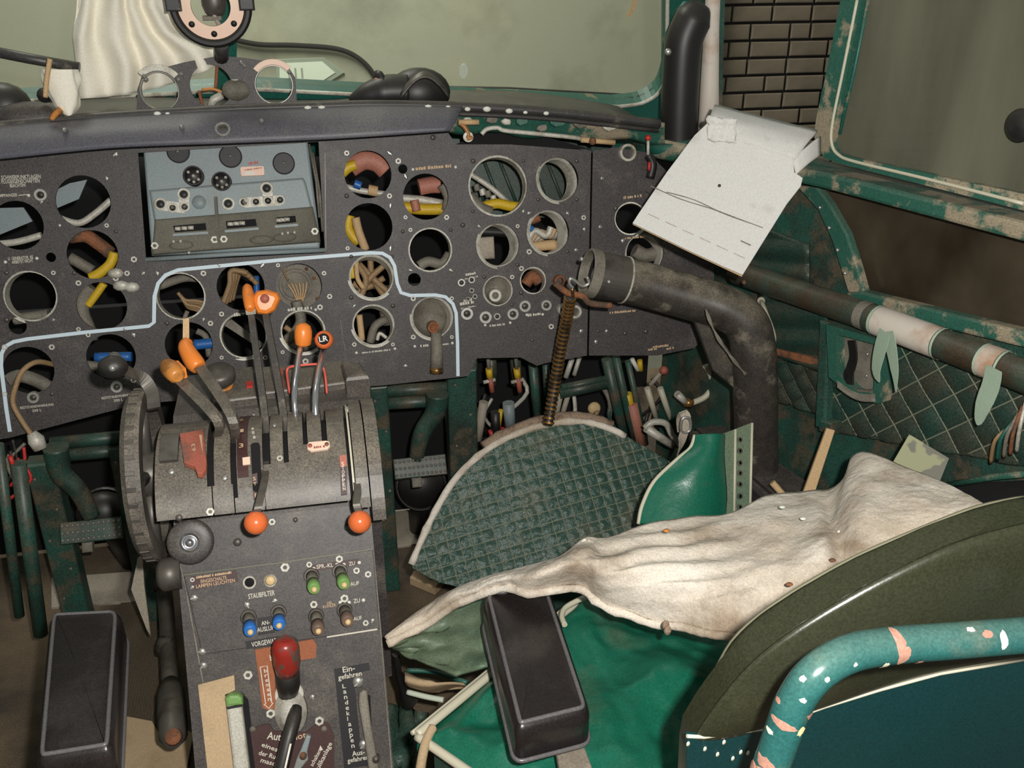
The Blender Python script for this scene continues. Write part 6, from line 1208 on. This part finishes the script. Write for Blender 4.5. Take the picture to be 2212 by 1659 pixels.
def blk(a, b):
    p = l3(TB, a); q = l3(BB, a); r = p.lerp(q, b); z = r.z + .035*math.sin(b*math.pi)*min(1, a*3)*min(1, (1-a)*3)
    g = zpt(r.x, r.y, z); e = min(1, min(b, 1-b)*5)
    fold = .016*math.exp(-((r.x - 1790 - (r.y-1050)*.25)/26)**2)
    k = .010*nz((g.x*9, g.y*9, 0), 1, 4) + .005*nz((g.x*26, g.y*26, 0), 1, 8) + .0035*math.sin(r.y*.16 + r.x*.03 + 3*nz((g.x*8, g.y*8, 0)))*math.exp(-((r.x-1420)/170)**2) - fold + .0012*nz((g.x*160, g.y*160, 0))
    return g + V((0, 0, k*(.35 + .65*e)))
bk_ = thing('felt_blanket', 'crumpled dirty white felt blanket lying over the seat', 'blanket', zpt(1400, 1370, .46))
MB().sheet(blk, 220, 60, -.009).build('felt', 'blanket', bk_)
ed = [blk(a/110, 1.0) + V((0, -.002, -.004)) for a in range(0, 80)]
MB().tube(ed, [.0055 + .0025*nz((i*.5, 1, 0)) for i in range(len(ed))], 8).build('thick_edge', 'blanket', bk_)
for i, (x, y) in enumerate(((1438, 1350), (1442, 1362), (1272, 1175), (1262, 1172))): MB().ball(zpt(x, y, .57 if y > 1200 else .60), .004, 8, 1.2, 1, 1.6).build('loose_tuft', 'felt' if i < 2 else 'blanket', bk_)
for x, y, m in ((1440, 1146, 'amber'), (1962, 1128, 'rubber'), (1735, 1120, 'white_bit'), (1690, 1095, 'frost'), (1815, 1148, 'white_bit'), (1842, 1158, 'white_bit'), (1858, 1150, 'white_bit'), (1705, 1262, 'rusty'), (1798, 1210, 'rusty')):
    MB().ball(zpt(x, y, .655 if x > 1900 else .64), .0035 if m != 'rubber' else .006, 8, 1.3, 1, .5).build('crumb', m, bk_)
# green leather bag with eyelet strip
GB = Fr(ypt(1500, 1040, 1.22), tilt(30)); gb = thing('leather_cover', 'green leather cover with white stitched edge behind the blanket', 'cover', GB.pt(1480, 1130))
gl_ = [(1378, 1132), (1386, 1092), (1412, 1040), (1462, 992), (1490, 968), (1500, 940)]; gr_ = [(1566, 1132), (1566, 1080), (1562, 1030), (1560, 985), (1560, 955), (1560, 938)]
def gfn(a, b):
    p = lerp2([tuple(v) for v in cr(gl_, 4)], 1-b); q = lerp2([tuple(v) for v in cr(gr_, 4)], 1-b); r = p.lerp(q, a); u = GB.loc(r.x, r.y); return GB.P(u[0], u[1], .035*math.sin(a*math.pi)*(.4+.6*b) + .008*nz((u[0]*14, u[1]*14, 0)))
MB().sheet(gfn, 30, 30, .004).build('cover_skin', 'leather', gb); MB().tube([GB.P(*GB.loc(p[0], p[1]), .003) for p in cr(gl_, 5)], .0035, 8).build('piping', 'piping', gb)
es = MB().plate(GB, GB.locs([(1558, 938), (1620, 914), (1616, 1118), (1562, 1130)]), [circ(*GB.loc(1598, y), .0032, 10) for y in (950, 974, 1000, 1022, 1046, 1072, 1096)], .0, .004).build('eyelet_strip', 'leather_pale', gb)
for pts in ([(1622, 914), (1617, 1118)], [(1586, 928), (1583, 1120)]): MB().tube([GB.P(*GB.loc(*p), .005) for p in pts], .0022, 6).build('stitching', 'piping', gb)
for y in (950, 974, 1000, 1022, 1046, 1072, 1096): MB().ring(GB.at(GB.pt(1598, y, .004)), 0, 0, .003, .0048, -.001, .0012, 14).build('eyelet', 'steel_dark', gb)
bc = thing('webbing_strap', 'worn grey webbing strap with a metal loop standing above the green cover', 'strap', ypt(1480, 980, 1.3)); MB().strip(cr([ypt(x, y, yy) for x, y, yy in ((1462, 985, 1.26), (1468, 960, 1.30), (1478, 930, 1.32), (1482, 905, 1.33), (1476, 892, 1.34), (1470, 905, 1.35), (1472, 930, 1.35))], 5), .008, V((0, -.003, .0))).build('webbing', 'plate_grey', bc); MB().tube(cr([ypt(x, y, 1.315) for x, y in ((1474, 905), (1490, 905), (1490, 930), (1472, 932))], 4, True), .0026, 8, closed=True).build('loop', 'alu', bc)
# ================================================================== on top of the coaming
cp = thing('compass_bracket', 'black bracket plate with three empty gauge rings on the coaming', 'bracket', ypt(465, 240, 1.78)); CB = Fr(ypt(465, 190, 1.77), tilt(6))
oc = [(294, 246), (298, 190), (306, 166), (330, 152), (400, 134), (470, 121), (520, 124), (580, 132), (624, 146), (638, 168), (642, 230), (560, 240), (420, 246)]
ch_ = [(345, 197, 43), (456, 186, 46), (592, 183, 42)]
MB().plate(CB, CB.locs(oc), [circ(*CB.loc(x, y), CB.sz(x, y, r), 30) for x, y, r in ch_], -.004, .0).build('plate', 'black_panel', cp)
for i, (x, y, r) in enumerate(ch_):
    f = CB.at(CB.pt(x, y)); R = CB.sz(x, y, r)
    if i != 1: MB().ring(f, 0, 0, R*.93, R, -.012, .003, 36, bev=.001).build('gauge_ring', 'alu', cp)
def arcs(x, y, r0, r1, a0, a1, m, par, name, fr=CB, w=.002):
    f = fr.at(fr.pt(x, y)); k = fr.sz(x, y, 100)/100; pts = [(math.cos(math.radians(a0 + (a1-a0)*i/14))*r1*k, math.sin(math.radians(a0 + (a1-a0)*i/14))*r1*k) for i in range(15)] + [(math.cos(math.radians(a1 - (a1-a0)*i/14))*r0*k, math.sin(math.radians(a1 - (a1-a0)*i/14))*r0*k) for i in range(15)]
    return MB().prism(f, pts, 0, w, .0006).build(name, m, par)
arcs(345, 197, 44, 58, 38, 135, 'white_metal', cp, 'scale_plate'); arcs(592, 183, 42, 54, 42, 140, 'ring_pale', cp, 'scale_plate')
for x, y in ((312, 165), (316, 172), (392, 160), (386, 172), (528, 142), (522, 136), (625, 156), (342, 246), (362, 246)): MB().lathe(CB.at(CB.pt(x, y)), 0, 0, [(.004, 0), (.004, .004), (0, .005)], 9).build('screw', 'alu', cp)
for pts, r, m in (([(470, 128), (468, 160), (466, 190)], .003, 'rusty'), ([(436, 194), (460, 192), (480, 200), (486, 206)], .0028, 'amber'), ([(430, 196), (434, 215), (438, 228)], .003, 'rusty')): MB().tube(cr([ypt(x, y, 1.79) for x, y in pts], 5), r, 6).build('wire', m, cp)
MB().ball(ypt(511, 195, 1.775), .022, 14, 1.15, .8, .85).build('lamp_socket', 'grey_cast', cp); MB().tube([ypt(508, 170, 1.775), ypt(510, 190, 1.775)], .007, 8).build('socket_stem', 'white_metal', cp); MB().tube([ypt(455, 230, 1.775), ypt(462, 215, 1.775), ypt(480, 205, 1.775)], .007, 8).build('white_tube', 'white_metal', cp)
mr_ = thing('round_mount', 'black round mount with a pale inner ring hanging over the windscreen post', 'mount', ypt(455, 90, 1.70)); RG = Fr(ypt(455, 12, 1.70), tilt(-4)); kk = RG.sz(455, 12, 100)/100
MB().ring(RG, 0, 0, 72*kk, 90*kk, -.014, .006, 48, bev=.004).build('rim', 'rubber', mr_); pr_ = MB().ring(RG, 0, 0, 44*kk, 76*kk, -.006, .002, 48, .98, 1.0).build('inner_ring', 'ring_pale', mr_)
for a in (-140, -90, -40, 40, 140): MB().lathe(RG, math.cos(math.radians(a))*60*kk, math.sin(math.radians(a))*60*kk, [(.005, .001), (.005, .003), (0, .0035)], 10).build('screw_hole', 'rubber', pr_)
for s in (-1, 1): MB().box(RG, s*62*kk, s*96*kk, -10*kk, 26*kk, -.002, .012, .003).build('clamp', 'black_paint', mr_)
MB().ball(RG.P(.004, .004, -.02), .02, 14, 1, .8, 1.4).build('inner_lamp', 'steel_dark', mr_); MB().box(RG, -.016, .014, -34*kk, -24*kk, -.02, -.008, .002).build('lamp_tab', 'grey_cast', mr_)
MB().tube([RG.P(-20*kk, 46*kk, -.012), RG.P(12*kk, -44*kk, -.012)], .004, 8).build('cross_rod', 'white_metal', mr_)
MB().tube([ypt(478, 95, 1.74), ypt(478, 125, 1.77)], .012, 10).build('stem', 'black_paint', mr_); MB().tube([RG.P(0, 80*kk, -.01), RG.P(0, .36, -.10)], .012, 10).build('hanger', 'black_paint', mr_)
# white cloth
def clo(a, b):
    L_ = lerp2([(172, -160), (170, -60), (164, 20), (158, 80), (166, 150), (168, 214)], b); R_ = lerp2([(340, -160), (345, -60), (362, 10), (405, 60), (462, 92), (500, 128)], b); p = L_.lerp(R_, a); p = p + V((0, 20*math.sin(a*3.1)*b*b))
    am = .016*(.5 + .5*b); return ypt(p.x, p.y, 1.80 + am*math.sin(a*26 + 3*b + 2*nz((a*3, b*2, 0))) + .012*nz((a*6, b*3, 0), 1, 2) + .02*nz((a*2, b*2, 5)))
tag(MB().sheet(clo, 90, 40, .002).build('hanging_cloth', 'cloth'), 'white cloth hanging in pleats before the left windscreen', 'cloth')
def bun(a, b):
    t_ = a*2*math.pi; w_ = [.030, .040, .034, .026, .012][min(4, int(b*4.99))]; y = 150 + 105*b; cx = 128 + 22*b
    wd = (40, 40, 36, 26, 6); f = b*4; i = min(3, int(f)); r = wd[i]*(1-(f-i)) + wd[i+1]*(f-i); r *= 1 + .25*nz((math.cos(t_)*2, math.sin(t_)*2, b*3))
    return ypt(cx + math.cos(t_)*r, y, 1.70 + math.sin(t_)*.02)
bn = thing('cloth_bundle', 'small knotted white cloth bundle at the left of the coaming', 'cloth', ypt(140, 262, 1.70)); MB().sheet(bun, 40, 20).build('bundle', 'cloth', bn); MB().tube(cr([ypt(x, y, 1.675) for x, y in ((108, 128), (104, 150), (100, 180), (98, 210))], 4), .004, 6).build('string', 'tan_strip', bn); MB().tube(cr([ypt(x, y, 1.68) for x, y in ((132, 236), (120, 246), (112, 258))], 4), .005, 6).build('tail', 'amber', bn)
tag(MB().tube([ypt(-60, 102, 1.74), ypt(60, 126, 1.74), ypt(172, 146, 1.74)], .0085, 10).build('wiper_rod', 'black_paint'), 'dark slanting rod across the left windscreen behind the cloth bundle', 'rod')
lp_ = thing('rubber_lump', 'black rounded rubber housing at the left end of the coaming', 'housing', ypt(40, 265, 1.76)); MB().ball(ypt(8, 232, 1.76), .045, 18, 1, .8, .9).build('dome', 'rubber', lp_); MB().ball(ypt(58, 250, 1.74), .05, 18, 1.5, .8, .45).build('foot', 'black_panel', lp_); MB().ball(ypt(96, 206, 1.72), .012, 12).build('button', 'rubber', lp_)
# mouse shaped black rubber eyecup
ey = thing('rubber_eyecup', 'dark rubber eyecup with a small disc lying on the coaming', 'eyecup', ypt(880, 218, 1.78)); MB().ball(ypt(905, 200, 1.80), .052, 24, 1.12, .8, .85).build('cup', 'rubber', ey); MB().sheet(lambda a, b: ypt(868 + 100*a, 200 - 44*math.sin(a*math.pi) + 14*b, 1.75 - .012*b), 16, 4, .004).build('cup_rim', 'steel_dark', ey); MB().tube(cr([ypt(x, y, 1.775) for x, y in ((755, 218), (800, 205), (840, 198), (880, 198))], 5), [.006, .010, .014, .018, .022, .024, .026, .028, .03, .03, .03, .03, .03, .03, .03, .03], 12).build('neck', 'rubber', ey)
f = Fr(ypt(818, 178, 1.77), (-.75, -.65, .1)); MB().lathe(f, 0, 0, [(.010, -.006), (.020, -.003), (.021, .003), (.012, .006), (0, .006)], 20, .7, 1).build('disc', 'rubber', ey); MB().lathe(f, 0, 0, [(.008, .005), (.008, .0075), (0, .008)], 14).build('disc_hub', 'pink_hose', ey); MB().tube([ypt(822, 184, 1.775), ypt(870, 180, 1.79)], .004, 8).build('pin', 'rubber', ey)
# things on the glass
tag(MB().prism(WS, [(WS.loc(1003, 160)[0] + math.cos(i*.52)*.011*(.8+.3*nz((i, 0, 0))), WS.loc(1003, 160)[1] + math.sin(i*.52)*.019*(.9+.3*nz((i, 3, 0)))) for i in range(12)], -.010, -.0085).build('paper_blob', 'frost'), 'pale blob stuck on the right windscreen', 'blob')
tag(MB().strip(cr([WS.pt(x, y, -.004) for x, y in ((1374, -20), (1370, 8), (1362, 28), (1356, 34))], 4), .004, WS.n*.001).build('tape_scrap', 'tan_strip'), 'scrap of tan tape hanging at the top right of the windscreen', 'tape')
tag(MB().tube([WS.pt(828, 184, -.04), WS.pt(1100, 190, -.04), WS.pt(1345, 204, -.04)], .002, 6).build('windscreen_wiper', 'black_paint'), 'thin wiper blade along the foot of the right windscreen', 'wiper')
